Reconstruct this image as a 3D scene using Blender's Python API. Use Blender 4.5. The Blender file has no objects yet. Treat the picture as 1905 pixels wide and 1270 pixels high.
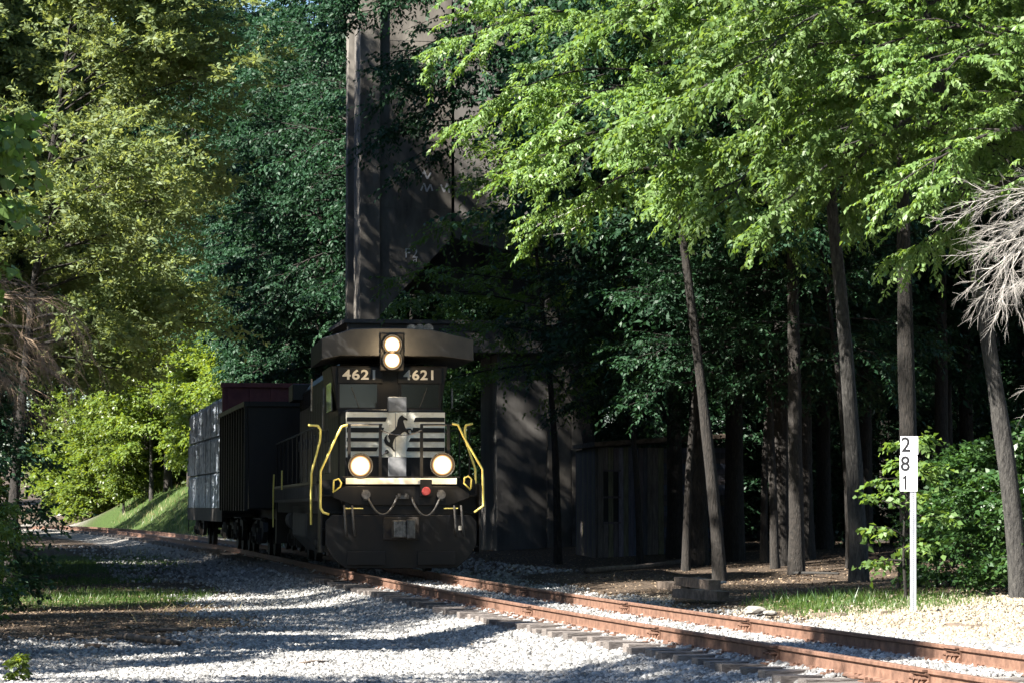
import bpy, math, random
import numpy as np
from mathutils import Vector, Matrix
PI = math.pi
R = math.radians

# ------------------------------------------------------------------ camera, sky, sun, exposure
SC = bpy.context.scene
COL = SC.collection
CAM_H, F, HORIZON = 1.25, 5300.0, 942.0
PITCH = math.atan((HORIZON - 635) / F)
cd = bpy.data.cameras.new('camera')
cd.sensor_width = 36.0
cd.lens = F / 1905 * 36
cd.clip_start, cd.clip_end = 0.5, 3000
cam = bpy.data.objects.new('camera', cd)
COL.objects.link(cam)
cam.location = (0, 0, CAM_H)
cam.rotation_euler = (PI / 2 + PITCH, 0, 0)
SC.camera = cam
SUN_DIR = Vector((-0.80, -0.52, 0.84)).normalized()          # towards the sun
EL = math.asin(SUN_DIR.z)
world = bpy.data.worlds.new('World')
SC.world = world
world.use_nodes = True
wn = world.node_tree
wn.nodes.clear()
wo = wn.nodes.new('ShaderNodeOutputWorld')
wb = wn.nodes.new('ShaderNodeBackground')
ws = wn.nodes.new('ShaderNodeTexSky')
ws.sky_type = 'NISHITA'
ws.sun_disc = False
ws.ozone_density = 4.0
ws.dust_density = 0.4
ws.sun_elevation = EL
ws.sun_rotation = math.atan2(SUN_DIR.x, SUN_DIR.y)
wb.inputs['Strength'].default_value = 0.05
wn.links.new(ws.outputs[0], wb.inputs[0])
wn.links.new(wb.outputs[0], wo.inputs[0])
sl = bpy.data.lights.new('sun', 'SUN')
sl.energy = 5.0
sl.angle = R(0.53)
sl.color = (1.0, 0.95, 0.87)
so = bpy.data.objects.new('sun', sl)
COL.objects.link(so)
so.rotation_euler = SUN_DIR.to_track_quat('Z', 'Y').to_euler()
so.location = (-30, 10, 40)
SC.view_settings.view_transform = 'Standard'
SC.view_settings.look = 'None'
SC.view_settings.gamma = 1
SC.view_settings.use_curve_mapping = False
SC.view_settings.exposure = 2.3
cy = SC.cycles
cy.max_bounces = 6
cy.diffuse_bounces = 3
cy.glossy_bounces = 2
cy.transmission_bounces = 4
cy.transparent_max_bounces = 4
cy.caustics_reflective = False
cy.caustics_refractive = False
cy.sample_clamp_indirect = 6
cy.use_denoising = True
try:
    cy.denoiser = 'OPENIMAGEDENOISE'
    cy.denoising_input_passes = 'RGB_ALBEDO_NORMAL'
    cy.denoising_prefilter = 'ACCURATE'
except Exception:
    pass

rnd = random.Random(4621)
NR = np.random.default_rng(4621)


def at(px, py, d):
    """the point seen at photograph pixel (px, py), at distance d along the view"""
    u, v = (px - 952.5) / F, (635 - py) / F
    y = math.cos(PITCH) - v * math.sin(PITCH)
    z = math.sin(PITCH) + v * math.cos(PITCH)
    k = d / y
    return Vector((u * k, d, CAM_H + z * k))


# ------------------------------------------------------------------ mesh helpers
TUBE_R = random.Random(77)


class MB:
    def __init__(self):
        self.v, self.f = [], []

    def add(self, vs, fs):
        b = len(self.v)
        self.v.extend(tuple(p) for p in vs)
        self.f.extend(tuple(i + b for i in q) for q in fs)
        return self

    def box(self, x0, x1, y0, y1, z0, z1, M=None):
        vs = [Vector((x, y, z)) for z in (z0, z1) for y in (y0, y1) for x in (x0, x1)]
        if M:
            vs = [M @ p for p in vs]
        return self.add(vs, [(0, 2, 3, 1), (4, 5, 7, 6), (0, 1, 5, 4), (2, 6, 7, 3), (0, 4, 6, 2), (1, 3, 7, 5)])

    def prism(self, poly, a, b, axis='y', M=None):
        """poly: 2-D outline; extruded from a to b along axis"""
        n = len(poly)
        def mk(p, t):
            if axis == 'y': q = Vector((p[0], t, p[1]))
            elif axis == 'x': q = Vector((t, p[0], p[1]))
            else: q = Vector((p[0], p[1], t))
            return M @ q if M else q
        vs = [mk(p, a) for p in poly] + [mk(p, b) for p in poly]
        fs = [tuple(range(n)), tuple(range(2 * n - 1, n - 1, -1))]
        fs += [(i, i + n, (i + 1) % n + n, (i + 1) % n) for i in range(n)]
        return self.add(vs, fs)

    def tube(self, pts, r, n=6, cap=True, rough=0.0):
        pts = [Vector(p) for p in pts]
        m = len(pts)
        rs = r if isinstance(r, (list, tuple)) else [r] * m
        t = (pts[1] - pts[0]).normalized()
        up = Vector((0, 0, 1)) if abs(t.z) < 0.9 else Vector((1, 0, 0))
        s = t.cross(up).normalized()
        vs = []
        for i in range(m):
            a = pts[max(0, i - 1)]
            c = pts[min(m - 1, i + 1)]
            t = (c - a).normalized()
            s = (s - t * s.dot(t)).normalized()
            w = t.cross(s)
            for k in range(n):
                an = 2 * PI * k / n
                vs.append(pts[i] + (s * math.cos(an) + w * math.sin(an)) * rs[i] * (1 + (TUBE_R.uniform(-rough, rough) if rough else 0)))
        fs = [(i * n + k, i * n + (k + 1) % n, (i + 1) * n + (k + 1) % n, (i + 1) * n + k) for i in range(m - 1) for k in range(n)]
        if cap:
            fs += [tuple(range(n - 1, -1, -1)), tuple(range((m - 1) * n, m * n))]
        return self.add(vs, fs)

    def cyl(self, c, ax, r0, r1, L, n=16):
        c = Vector(c)
        ax = Vector(ax).normalized()
        return self.tube([c, c + ax * L], [r0, r1], n)

    def build(self, name, mat, parent=None, smooth=False, loc=None, bevel=0):
        me = bpy.data.meshes.new(name)
        me.from_pydata([tuple(p) for p in self.v], [], self.f)
        me.materials.append(mat)
        if smooth:
            me.polygons.foreach_set('use_smooth', [True] * len(me.polygons))
        me.update()
        o = bpy.data.objects.new(name, me)
        COL.objects.link(o)
        if parent is not None:
            o.parent = parent
        if loc is not None:
            o.location = loc
        if bevel:
            b = o.modifiers.new('bevel', 'BEVEL')
            b.width = bevel
            b.segments = 2
            b.limit_method = 'ANGLE'
        return o


def np_mesh(name, verts, faces, mat=None, attrs=None):
    """verts (n,3), faces (m,k) arrays"""
    me = bpy.data.meshes.new(name)
    n, (m, k) = len(verts), faces.shape
    me.vertices.add(n)
    me.vertices.foreach_set('co', np.asarray(verts, dtype=np.float32).ravel())
    me.loops.add(m * k)
    me.loops.foreach_set('vertex_index', faces.astype(np.int32).ravel())
    me.polygons.add(m)
    me.polygons.foreach_set('loop_start', np.arange(0, m * k, k, dtype=np.int32))
    me.polygons.foreach_set('loop_total', np.full(m, k, dtype=np.int32))
    if attrs:
        for nm, arr in attrs.items():
            at_ = me.attributes.new(nm, 'FLOAT', 'POINT')
            at_.data.foreach_set('value', np.asarray(arr, dtype=np.float32).ravel())
    me.update(calc_edges=True)
    if mat:
        me.materials.append(mat)
    return me


def thing(name, label, cat, loc=(0, 0, 0), rz=0.0, group=None):
    o = bpy.data.objects.new(name, None)
    COL.objects.link(o)
    o.empty_display_size = 0.2
    o.location = loc
    o.rotation_euler = (0, 0, rz)
    return tag(o, label, cat, group)


def tag(o, label, cat, group=None, kind=None):
    o['label'] = label
    if cat: o['category'] = cat
    if group: o['group'] = group
    if kind: o['kind'] = kind
    return o


def structure(o):
    o['kind'] = 'structure'
    return o


# ------------------------------------------------------------------ materials
def new_mat(name):
    m = bpy.data.materials.new(name)
    m.use_nodes = True
    nt = m.node_tree
    nt.nodes.clear()
    out = nt.nodes.new('ShaderNodeOutputMaterial')
    p = nt.nodes.new('ShaderNodeBsdfPrincipled')
    nt.links.new(p.outputs[0], out.inputs[0])
    return m, nt, p, out


def mat(name, c1, c2=None, rough=0.6, scale=6.0, stretch=(1, 1, 1), bump=0.0, metal=0.0, spec=0.5, detail=6, rough_var=0.0, lo=0.35, hi=0.7, per_object=0.0, bdist=0.02):
    m, nt, p, out = new_mat(name)
    N, L = nt.nodes, nt.links
    c2 = c2 or c1
    tc = N.new('ShaderNodeTexCoord')
    mp = N.new('ShaderNodeMapping')
    mp.inputs['Scale'].default_value = stretch
    L.new(tc.outputs['Object'], mp.inputs[0])
    nz = N.new('ShaderNodeTexNoise')
    nz.inputs['Scale'].default_value = scale
    nz.inputs['Detail'].default_value = detail
    nz.inputs['Roughness'].default_value = 0.65
    L.new(mp.outputs[0], nz.inputs['Vector'])
    cr = N.new('ShaderNodeValToRGB')
    cr.color_ramp.elements[0].position = lo
    cr.color_ramp.elements[1].position = hi
    cr.color_ramp.elements[0].color = (*c1, 1)
    cr.color_ramp.elements[1].color = (*c2, 1)
    L.new(nz.outputs[0], cr.inputs[0])
    col = cr.outputs[0]
    if per_object:
        oi = N.new('ShaderNodeObjectInfo')
        mr = N.new('ShaderNodeMapRange')
        mr.inputs['To Min'].default_value = 1 - per_object
        mr.inputs['To Max'].default_value = 1 + per_object
        L.new(oi.outputs['Random'], mr.inputs[0])
        hs = N.new('ShaderNodeHueSaturation')
        L.new(mr.outputs[0], hs.inputs['Value'])
        L.new(col, hs.inputs['Color'])
        col = hs.outputs[0]
    L.new(col, p.inputs['Base Color'])
    p.inputs['Roughness'].default_value = rough
    p.inputs['Metallic'].default_value = metal
    p.inputs['Specular IOR Level'].default_value = spec
    if rough_var:
        mr = N.new('ShaderNodeMapRange')
        mr.inputs['To Min'].default_value = max(0.05, rough - rough_var)
        mr.inputs['To Max'].default_value = min(1, rough + rough_var)
        L.new(nz.outputs[0], mr.inputs[0])
        L.new(mr.outputs[0], p.inputs['Roughness'])
    if bump:
        bp = N.new('ShaderNodeBump')
        bp.inputs['Strength'].default_value = bump
        bp.inputs['Distance'].default_value = bdist
        L.new(nz.outputs[0], bp.inputs['Height'])
        L.new(bp.outputs[0], p.inputs['Normal'])
    return m


def emit(name, col, s):
    m, nt, p, out = new_mat(name)
    p.inputs['Base Color'].default_value = (1, 1, 1, 1)
    p.inputs['Emission Color'].default_value = (*col, 1)
    p.inputs['Emission Strength'].default_value = s
    return m


def leaf_mat(name, c1, c2, trans=0.4, tcol=None, rough=0.42, obj_var=0.18, spec=0.5):
    m, nt, p, out = new_mat(name)
    N, L = nt.nodes, nt.links
    a = N.new('ShaderNodeAttribute')
    a.attribute_name = 'tint'
    mx = N.new('ShaderNodeMix')
    mx.data_type = 'RGBA'
    mx.inputs[6].default_value = (*c1, 1)
    mx.inputs[7].default_value = (*c2, 1)
    L.new(a.outputs['Fac'], mx.inputs[0])
    oi = N.new('ShaderNodeObjectInfo')
    mr = N.new('ShaderNodeMapRange')
    mr.inputs['To Min'].default_value = 1 - obj_var
    mr.inputs['To Max'].default_value = 1 + obj_var
    L.new(oi.outputs['Random'], mr.inputs[0])
    hs = N.new('ShaderNodeHueSaturation')
    L.new(mx.outputs[2], hs.inputs['Color'])
    L.new(mr.outputs[0], hs.inputs['Value'])
    L.new(hs.outputs[0], p.inputs['Base Color'])
    p.inputs['Roughness'].default_value = rough
    p.inputs['Specular IOR Level'].default_value = spec
    tr = N.new('ShaderNodeBsdfTranslucent')
    tm = N.new('ShaderNodeMix')
    tm.data_type = 'RGBA'
    tm.blend_type = 'MULTIPLY'
    tm.inputs[0].default_value = 1
    tm.inputs[7].default_value = (*(tcol or (1.5, 1.35, 0.5)), 1)
    L.new(hs.outputs[0], tm.inputs[6])
    L.new(tm.outputs[2], tr.inputs[0])
    ms = N.new('ShaderNodeMixShader')
    ms.inputs[0].default_value = trans
    L.new(p.outputs[0], ms.inputs[1])
    L.new(tr.outputs[0], ms.inputs[2])
    L.new(ms.outputs[0], out.inputs[0])
    return m


M = {}
M['black'] = mat('black_paint', (0.006, 0.006, 0.007), (0.014, 0.0125, 0.011), 0.42, 3.0, (1, 1, 0.4), 0.0, rough_var=0.15, spec=.3)
M['under'] = mat('underframe_grime', (0.012, 0.011, 0.010), (0.035, 0.028, 0.022), 0.8, 5.0, bump=0.3)
M['tank'] = mat('tank_dust', (0.035, 0.033, 0.031), (0.075, 0.068, 0.06), 0.7, 2.5, (1, 1, .5))
M['steel'] = mat('worn_steel', (0.05, 0.047, 0.044), (0.22, 0.21, 0.20), 0.4, 9, metal=0.7)
M['white'] = mat('dirty_white', (0.52, 0.49, 0.40), (0.78, 0.75, 0.65), 0.5, 5.0, lo=.25, hi=.55)
M['number'] = mat('number_white', (0.55, 0.535, 0.49), (0.62, 0.60, 0.56), 0.6)
M['yellow'] = mat('yellow_paint', (0.80, 0.66, 0.14), (0.88, 0.76, 0.24), 0.45, 9)
M['glass'] = mat('dark_glass', (0.01, 0.012, 0.014), None, 0.08, spec=0.6)
M['roof_flare_grey'] = mat('cab_roof_flare_grey', (0.025, 0.025, 0.026), (0.05, 0.048, 0.046), 0.5, 3)  # grey veil of the headlight glare put into the black roof's colour
M['doorgrey'] = mat('nose_door_grey', (0.16, 0.16, 0.165), (0.30, 0.30, 0.30), 0.4, 4)
M['hose'] = mat('rubber_hose', (0.05, 0.048, 0.046), (0.10, 0.095, 0.09), 0.6, 20)
M['redlens'] = mat('red_lens', (0.35, 0.05, 0.05), (0.45, 0.09, 0.09), 0.2, 20)
def lamp_material():
    m, nt, p, out = new_mat('lamp_glow')
    N, L = nt.nodes, nt.links
    a = N.new('ShaderNodeAttribute'); a.attribute_name = 'rim'
    cr = N.new('ShaderNodeValToRGB')
    e = cr.color_ramp.elements
    e[0].position, e[0].color = 0.0, (1, .93, .78, 1)
    e[1].position, e[1].color = 1.0, (.0012, .0006, .0002, 1)
    for pos, c in ((.56, (.9, .76, .5)), (.70, (.14, .10, .05)), (.80, (.034, .020, .009)), (.91, (.009, .0045, .0017))):  # warm halo around the bright core, painted into the lens emission
        k = e.new(pos); k.color = (*c, 1)
    L.new(a.outputs['Fac'], cr.inputs[0])
    L.new(cr.outputs[0], p.inputs['Emission Color'])
    p.inputs['Emission Strength'].default_value = 9
    p.inputs['Base Color'].default_value = (.004, .004, .004, 1)
    p.inputs['Roughness'].default_value = .6
    p.inputs['Specular IOR Level'].default_value = 0
    return m


M['lamp'] = lamp_material()
M['reflector'] = mat('lamp_reflector', (0.85, 0.78, 0.62), (0.9, 0.82, 0.68), 0.35, metal=1.0)
M['rust'] = mat('rail_rust', (0.085, 0.045, 0.030), (0.195, 0.108, 0.073), 0.75, 9, (1, 1, 1), 0.25, spec=0.35)
M['railtop'] = mat('rail_head', (0.28, 0.12, 0.06), (0.42, 0.22, 0.12), 0.45, 9, metal=0.3)
M['sleeper'] = mat('sleeper_wood', (0.055, 0.045, 0.040), (0.24, 0.21, 0.19), 0.9, 10, (1, 9, 6), 0.7, per_object=0.3)
M['concrete'] = mat('old_concrete', (0.075, 0.066, 0.056), (0.20, 0.182, 0.157), 0.9, 1.6, (1, 1, 0.35), 0.4, bdist=0.03)
M['concrete_dark'] = mat('stained_concrete', (0.07, 0.065, 0.06), (0.17, 0.16, 0.148), 0.9, 1.1, (1, 1, 0.25), 0.4, bdist=.03)
M['graf_white'] = mat('spray_white', (0.5, 0.5, 0.52), (0.65, 0.65, 0.66), 0.8, 8)
M['bark'] = mat('bark', (0.008, 0.007, 0.006), (0.040, 0.033, 0.027), 0.95, 9, (4, 4, 0.9), 1.0, bdist=.06, per_object=0.25)
M['bark_grey'] = mat('grey_bark', (0.013, 0.012, 0.011), (0.072, 0.067, 0.060), 0.95, 7, (4, 4, 1.1), 1.0, bdist=.06, per_object=0.15)
M['dead'] = mat('dead_wood', (0.22, 0.205, 0.185), (0.46, 0.435, 0.40), 0.9, 6, (1, 1, 1), 0.3)
M['deadbrown'] = mat('dead_brown_twigs', (0.16, 0.11, 0.07), (0.30, 0.22, 0.15), 0.9, 6)
M['sign'] = mat('sign_white', (0.72, 0.73, 0.74), (0.82, 0.82, 0.82), 0.45, 4)
M['signblack'] = mat('sign_black', (0.015, 0.015, 0.016), None, 0.5)
M['post'] = mat('galvanised', (0.36, 0.37, 0.40), (0.52, 0.53, 0.56), 0.45, 20, (1, 1, .3), metal=0.5)
M['hole'] = mat('hole_dark', (0.03, 0.03, 0.032), None, 0.8)
M['maroon'] = mat('maroon_paint', (0.10, 0.018, 0.022), (0.17, 0.04, 0.04), 0.6, 4)
M['log'] = mat('fallen_wood', (0.05, 0.036, 0.026), (0.17, 0.13, 0.10), 0.95, 8, (1, 1, 1), 0.7)
M['stone_big'] = mat('pale_stone', (0.17, 0.155, 0.135), (0.30, 0.28, 0.25), 0.9, 12, bump=.4)
M['wrap'] = mat('lumber_wrap', (0.13, 0.17, 0.22), (0.58, 0.63, 0.69), 0.45, 3.2, (5, 5, .35), 0.8, lo=.36, hi=.66, bdist=.05)
M['strap'] = mat('dark_strap', (0.03, 0.03, 0.03), None, 0.6)

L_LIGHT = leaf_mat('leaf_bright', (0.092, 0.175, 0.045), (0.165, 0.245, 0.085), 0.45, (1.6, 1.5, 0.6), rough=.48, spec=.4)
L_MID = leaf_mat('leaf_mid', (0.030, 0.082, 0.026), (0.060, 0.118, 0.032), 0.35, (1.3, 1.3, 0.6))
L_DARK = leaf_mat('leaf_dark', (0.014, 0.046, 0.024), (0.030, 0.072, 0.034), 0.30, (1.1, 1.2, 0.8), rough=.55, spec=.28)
L_SHADE = leaf_mat('leaf_painted_shade', (0.010, 0.034, 0.016), (0.024, 0.058, 0.026), 0.25, (1.1, 1.2, 0.7), rough=.5, spec=.35)  # leaf green darkened so the understory's shade is in the colour
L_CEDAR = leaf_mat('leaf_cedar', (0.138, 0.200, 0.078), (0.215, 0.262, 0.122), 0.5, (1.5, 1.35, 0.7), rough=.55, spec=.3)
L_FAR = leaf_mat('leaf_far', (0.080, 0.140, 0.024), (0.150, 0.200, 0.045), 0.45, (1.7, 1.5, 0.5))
L_GRASS = leaf_mat('grass_blade', (0.035, 0.085, 0.012), (0.095, 0.145, 0.030), 0.35, (1.3, 1.3, .5), obj_var=0)
L_DRY = leaf_mat('dry_grass', (0.22, 0.19, 0.09), (0.34, 0.30, 0.16), 0.3, (1.1, 1, .8), obj_var=0)
L_BROWN = leaf_mat('brown_leaf', (0.07, 0.042, 0.024), (0.30, 0.22, 0.14), 0.1, (1.1, 1, .8), 0.7, obj_var=0)

# ------------------------------------------------------------------ track line and terrain
TY = np.array([-30, 0, 20.7, 26.6, 36.4, 45.0, 53.5, 62, 72, 83, 95, 105, 120, 138, 154, 170, 185, 205, 240, 420.])
TX = np.array([16.0, 8.9, 4.30, 3.05, 1.02, -0.60, -2.05, -3.45, -5.10, -6.95, -9.10, -11.2, -14.3, -18.4, -22.4, -27.2, -32.6, -41, -62, -220.])


def _spline(xs, ys):
    n = len(xs)
    m = np.gradient(ys, xs)
    def f(x):
        x = np.asarray(x, dtype=float)
        i = np.clip(np.searchsorted(xs, x) - 1, 0, n - 2)
        h = xs[i + 1] - xs[i]
        t = (x - xs[i]) / h
        return ((1 + 2 * t) * (1 - t) ** 2 * ys[i] + t * (1 - t) ** 2 * h * m[i] + t * t * (3 - 2 * t) * ys[i + 1] + t * t * (t - 1) * h * m[i + 1])
    return f


tx = _spline(TY, TX)


def sst(a, b, x):
    t = np.clip((np.asarray(x, dtype=float) - a) / (b - a), 0, 1)
    return t * t * (3 - 2 * t)


def tz(y):
    """height of the rail head along the line: level, a faint rise far off, then over the crest"""
    y = np.asarray(y, dtype=float)
    return 0.12 * sst(95, 150, y) - 1.6 * sst(165, 260, y)


def slope_at(y):
    return float((tx(y + 0.5) - tx(y - 0.5)))


def lateral(x, y):
    s = (tx(np.asarray(y) + 0.5) - tx(np.asarray(y) - 0.5))
    return (x - tx(y)) / np.sqrt(1 + s * s)


def vnoise(x, y, s, seed=0):
    """cheap smooth noise"""
    x = np.asarray(x) * s
    y = np.asarray(y) * s
    o = np.zeros_like(x)
    for k, (a, b, c) in enumerate(((1.0, 0.35, 0.4), (-0.6, 1.15, 1.9), (1.7, -0.9, 3.1), (2.3, 2.1, 0.2), (-2.9, 1.3, 5.0))):
        o = o + np.sin(x * a + y * b + c + seed * 1.7 + k) / (1 + 0.5 * k)
    return o / 2.6


def ground_z(x, y):
    x = np.asarray(x, dtype=float)
    y = np.asarray(y, dtype=float)
    q = lateral(x, y)
    z = -0.172 - 0.05 * sst(0.86, 1.0, np.abs(q))
    z = z - 0.20 * sst(0.95, 2.5, -q) - 0.11 * sst(1.1, 2.4, q)
    z = z + 0.16 * sst(2.6, 4.6, q) + 0.40 * sst(4.5, 14, q) + 0.6 * sst(14, 40, q)
    z = z + 0.02 * vnoise(x, y, 0.9) * sst(1.6, 3, np.abs(q)) + 0.07 * vnoise(x, y, 0.28, 2) * sst(3, 6, np.abs(q))
    z = z + 0.35 * sst(7, 18, -q) + 0.9 * sst(16, 60, -q)
    bank = sst(98, 112, y)
    z = z + bank * (2.7 * sst(2.5, 7.5, q) + 1.2 * sst(8, 30, q)) * (1 - 0.3 * sst(150, 200, y))
    z = z + tz(y)
    z = z + 6 * sst(60, 300, np.abs(x)) + 5 * sst(260, 420, y)
    return z


def gz(x, y):
    return float(ground_z(x, y))


def gravel_mask(x, y):
    q = lateral(x, y)
    n = vnoise(x, y, 0.7, 5) * 0.9 + vnoise(x, y, 2.1, 9) * 0.4
    near = 1 - sst(2.4, 3.6, np.abs(q) + n * 0.6)
    left = (q < 0) * (1 - sst(30.5, 38, y + n * 2.5 - 1.6 * np.clip(x + 5, 0, 6)))
    left2 = (q < 0) * (1 - sst(2.6, 4.4, -q + n)) * (1 - sst(46, 60, y + n * 4)) * 0.8
    right = (q > 0) * (1 - sst(38, 44, y - 0.9 * (x - 5) + n * 2.0)) * sst(3.8, 5.0, x + n)
    return np.clip(np.maximum.reduce([near, left, left2, right]), 0, 1)


def grass_mask(x, y):
    q = lateral(x, y)
    n = vnoise(x, y, 0.55, 3) * 0.6 + vnoise(x, y, 1.7, 8) * 0.4
    def blob(cx, cy_, rx, ry):
        return np.clip(1.25 - ((x - cx) / rx) ** 2 - ((y - cy_) / ry) ** 2 + n * 0.7, 0, 1)
    g = np.maximum.reduce([blob(-7.6, 52, 1.9, 5.0), blob(-6.0, 52, 0.55, 4.0), blob(-13, 84, 4.2, 16), blob(-9.5, 63, 1.6, 4), blob(5.3, 43, 1.7, 4.5)])
    bank = sst(100, 108, y) * sst(2.6, 3.6, q) * (1 - sst(175, 190, y))
    return np.clip(np.maximum(g, bank), 0, 1) * (np.abs(q) > 2.3)


xs = np.concatenate([np.arange(-160, -24, 6.0), np.arange(-24, 16.01, 0.33), np.arange(18, 161, 6.0)])
ys = np.concatenate([np.arange(-40, 16, 4.0), np.arange(16, 112, 0.4), np.arange(112, 200, 1.0), np.arange(200, 431, 6.0)])
gx, gy = np.meshgrid(xs, ys)
zz = ground_z(gx, gy)
nv = np.stack([gx.ravel(), gy.ravel(), zz.ravel()], 1)
nx, ny = len(xs), len(ys)
ii = np.arange(nx * ny).reshape(ny, nx)
fc = np.stack([ii[:-1, :-1].ravel(), ii[:-1, 1:].ravel(), ii[1:, 1:].ravel(), ii[1:, :-1].ravel()], 1)


def ground_material():
    m, nt, p, out = new_mat('ground_soil')
    N, L = nt.nodes, nt.links
    def attr(n):
        a = N.new('ShaderNodeAttribute'); a.attribute_name = n
        return a.outputs['Fac']
    geo = N.new('ShaderNodeNewGeometry')
    def noise(s, d=6):
        n = N.new('ShaderNodeTexNoise'); n.inputs['Scale'].default_value = s; n.inputs['Detail'].default_value = d
        L.new(geo.outputs['Position'], n.inputs['Vector'])
        return n.outputs[0]
    def ramp(src, a, b, c1, c2):
        r = N.new('ShaderNodeValToRGB')
        r.color_ramp.elements[0].position = a; r.color_ramp.elements[1].position = b
        r.color_ramp.elements[0].color = (*c1, 1); r.color_ramp.elements[1].color = (*c2, 1)
        L.new(src, r.inputs[0])
        return r.outputs[0]
    def mix(f, a, b):
        x = N.new('ShaderNodeMix'); x.data_type = 'RGBA'
        L.new(f, x.inputs[0]); L.new(a, x.inputs[6]); L.new(b, x.inputs[7])
        return x.outputs[2]
    n1, n2, n3 = noise(2.2), noise(14), noise(45, 3)
    soil = ramp(n2, 0.35, 0.72, (0.035, 0.026, 0.019), (0.12, 0.088, 0.062))
    vor = N.new('ShaderNodeTexVoronoi'); vor.inputs['Scale'].default_value = 22
    L.new(geo.outputs['Position'], vor.inputs['Vector'])
    sep = N.new('ShaderNodeSeparateColor'); L.new(vor.outputs['Color'], sep.inputs[0])
    grav = ramp(sep.outputs[0], 0.0, 1.0, (0.11, 0.10, 0.088), (0.34, 0.32, 0.29))
    gras = ramp(n2, 0.3, 0.75, (0.025, 0.045, 0.010), (0.060, 0.095, 0.022))
    def soft(a):
        ad = N.new('ShaderNodeMath'); ad.operation = 'ADD'; L.new(a, ad.inputs[0])
        s = N.new('ShaderNodeMath'); s.operation = 'MULTIPLY_ADD'; L.new(n2, s.inputs[0]); s.inputs[1].default_value = 0.9; s.inputs[2].default_value = -0.45
        L.new(s.outputs[0], ad.inputs[1])
        mr = N.new('ShaderNodeMapRange'); mr.inputs[1].default_value = 0.3; mr.inputs[2].default_value = 0.7
        L.new(ad.outputs[0], mr.inputs[0])
        return mr.outputs[0]
    c = mix(soft(attr('gravel')), soil, grav)
    c = mix(soft(attr('grass')), c, gras)
    L.new(c, p.inputs['Base Color'])
    p.inputs['Roughness'].default_value = 0.95
    p.inputs['Specular IOR Level'].default_value = 0.2
    ad = N.new('ShaderNodeMath'); ad.operation = 'ADD'; L.new(n2, ad.inputs[0]); L.new(n3, ad.inputs[1])
    bp = N.new('ShaderNodeBump'); bp.inputs['Strength'].default_value = 0.8; bp.inputs['Distance'].default_value = 0.05
    L.new(ad.outputs[0], bp.inputs['Height']); L.new(bp.outputs[0], p.inputs['Normal'])
    return m


gm = np_mesh('ground', nv, fc, ground_material(), {'gravel': gravel_mask(gx, gy), 'grass': grass_mask(gx, gy)})
ground = bpy.data.objects.new('ground', gm)
COL.objects.link(ground)
structure(ground)

# ------------------------------------------------------------------ railway track
track = thing('railway_track', 'rusty railway track on pale ballast curving away under the train', 'railway track')
track['kind'] = 'structure'
GAUGE2 = 0.7525                                     # half the distance between rail-head centres
rail_prof = [(-.070, -.185), (.070, -.185), (.070, -.172), (.012, -.150), (.009, -.052), (.037, -.036), (.037, -.006), (.030, 0), (-.030, 0), (-.037, -.006), (-.037, -.036), (-.009, -.052), (-.012, -.150), (-.070, -.172)]
rail_prof = [(a * .88, b * .86) for a, b in rail_prof]


def rail_pt(y, q, dz=0.0):
    s = slope_at(y)
    k = math.sqrt(1 + s * s)
    return Vector((float(tx(y)) + q / k, y - q * s / k, float(tz(y)) + dz))


def sweep_rail(q):
    mb = MB()
    n = len(rail_prof)
    yy = list(np.arange(-20, 60, 1.0)) + list(np.arange(60, 230, 2.0))
    vs, fs = [], []
    for y in yy:
        for a, b in rail_prof:
            vs.append(rail_pt(y, q + a, b))
    for i in range(len(yy) - 1):
        for k in range(n):
            fs.append((i * n + k, i * n + (k + 1) % n, (i + 1) * n + (k + 1) % n, (i + 1) * n + k))
    mb.add(vs, fs)
    return mb.build('rail', M['rust'], track)


for q in (-GAUGE2, GAUGE2):
    sweep_rail(q)
# sleepers: one mesh in a few variants
sl_mesh = []
for k in range(4):
    mb = MB()
    r = random.Random(k)
    pts = []
    nseg = 6
    for i in range(nseg + 1):
        x = -1.32 + 2.64 * i / nseg
        w0, w1, t = 0.115 + r.uniform(-.012, .008), 0.115 + r.uniform(-.012, .008), -0.154 - r.uniform(0, .014)
        pts += [(x, -w0, -0.36), (x, w1, -0.36), (x, w1, t), (x, -w0, t)]
    fs = [(i * 4 + j, i * 4 + (j + 1) % 4, i * 4 + 4 + (j + 1) % 4, i * 4 + 4 + j) for i in range(nseg) for j in range(4)]
    fs += [(3, 2, 1, 0), (nseg * 4, nseg * 4 + 1, nseg * 4 + 2, nseg * 4 + 3)]
    mb.add(pts, fs)
    o = mb.build('sleeper', M['sleeper'], track)
    sl_mesh.append(o.data)
    bpy.data.objects.remove(o)
TIES = []
y = 15.0
far_mb = MB()
plate_mb = MB()
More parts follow.
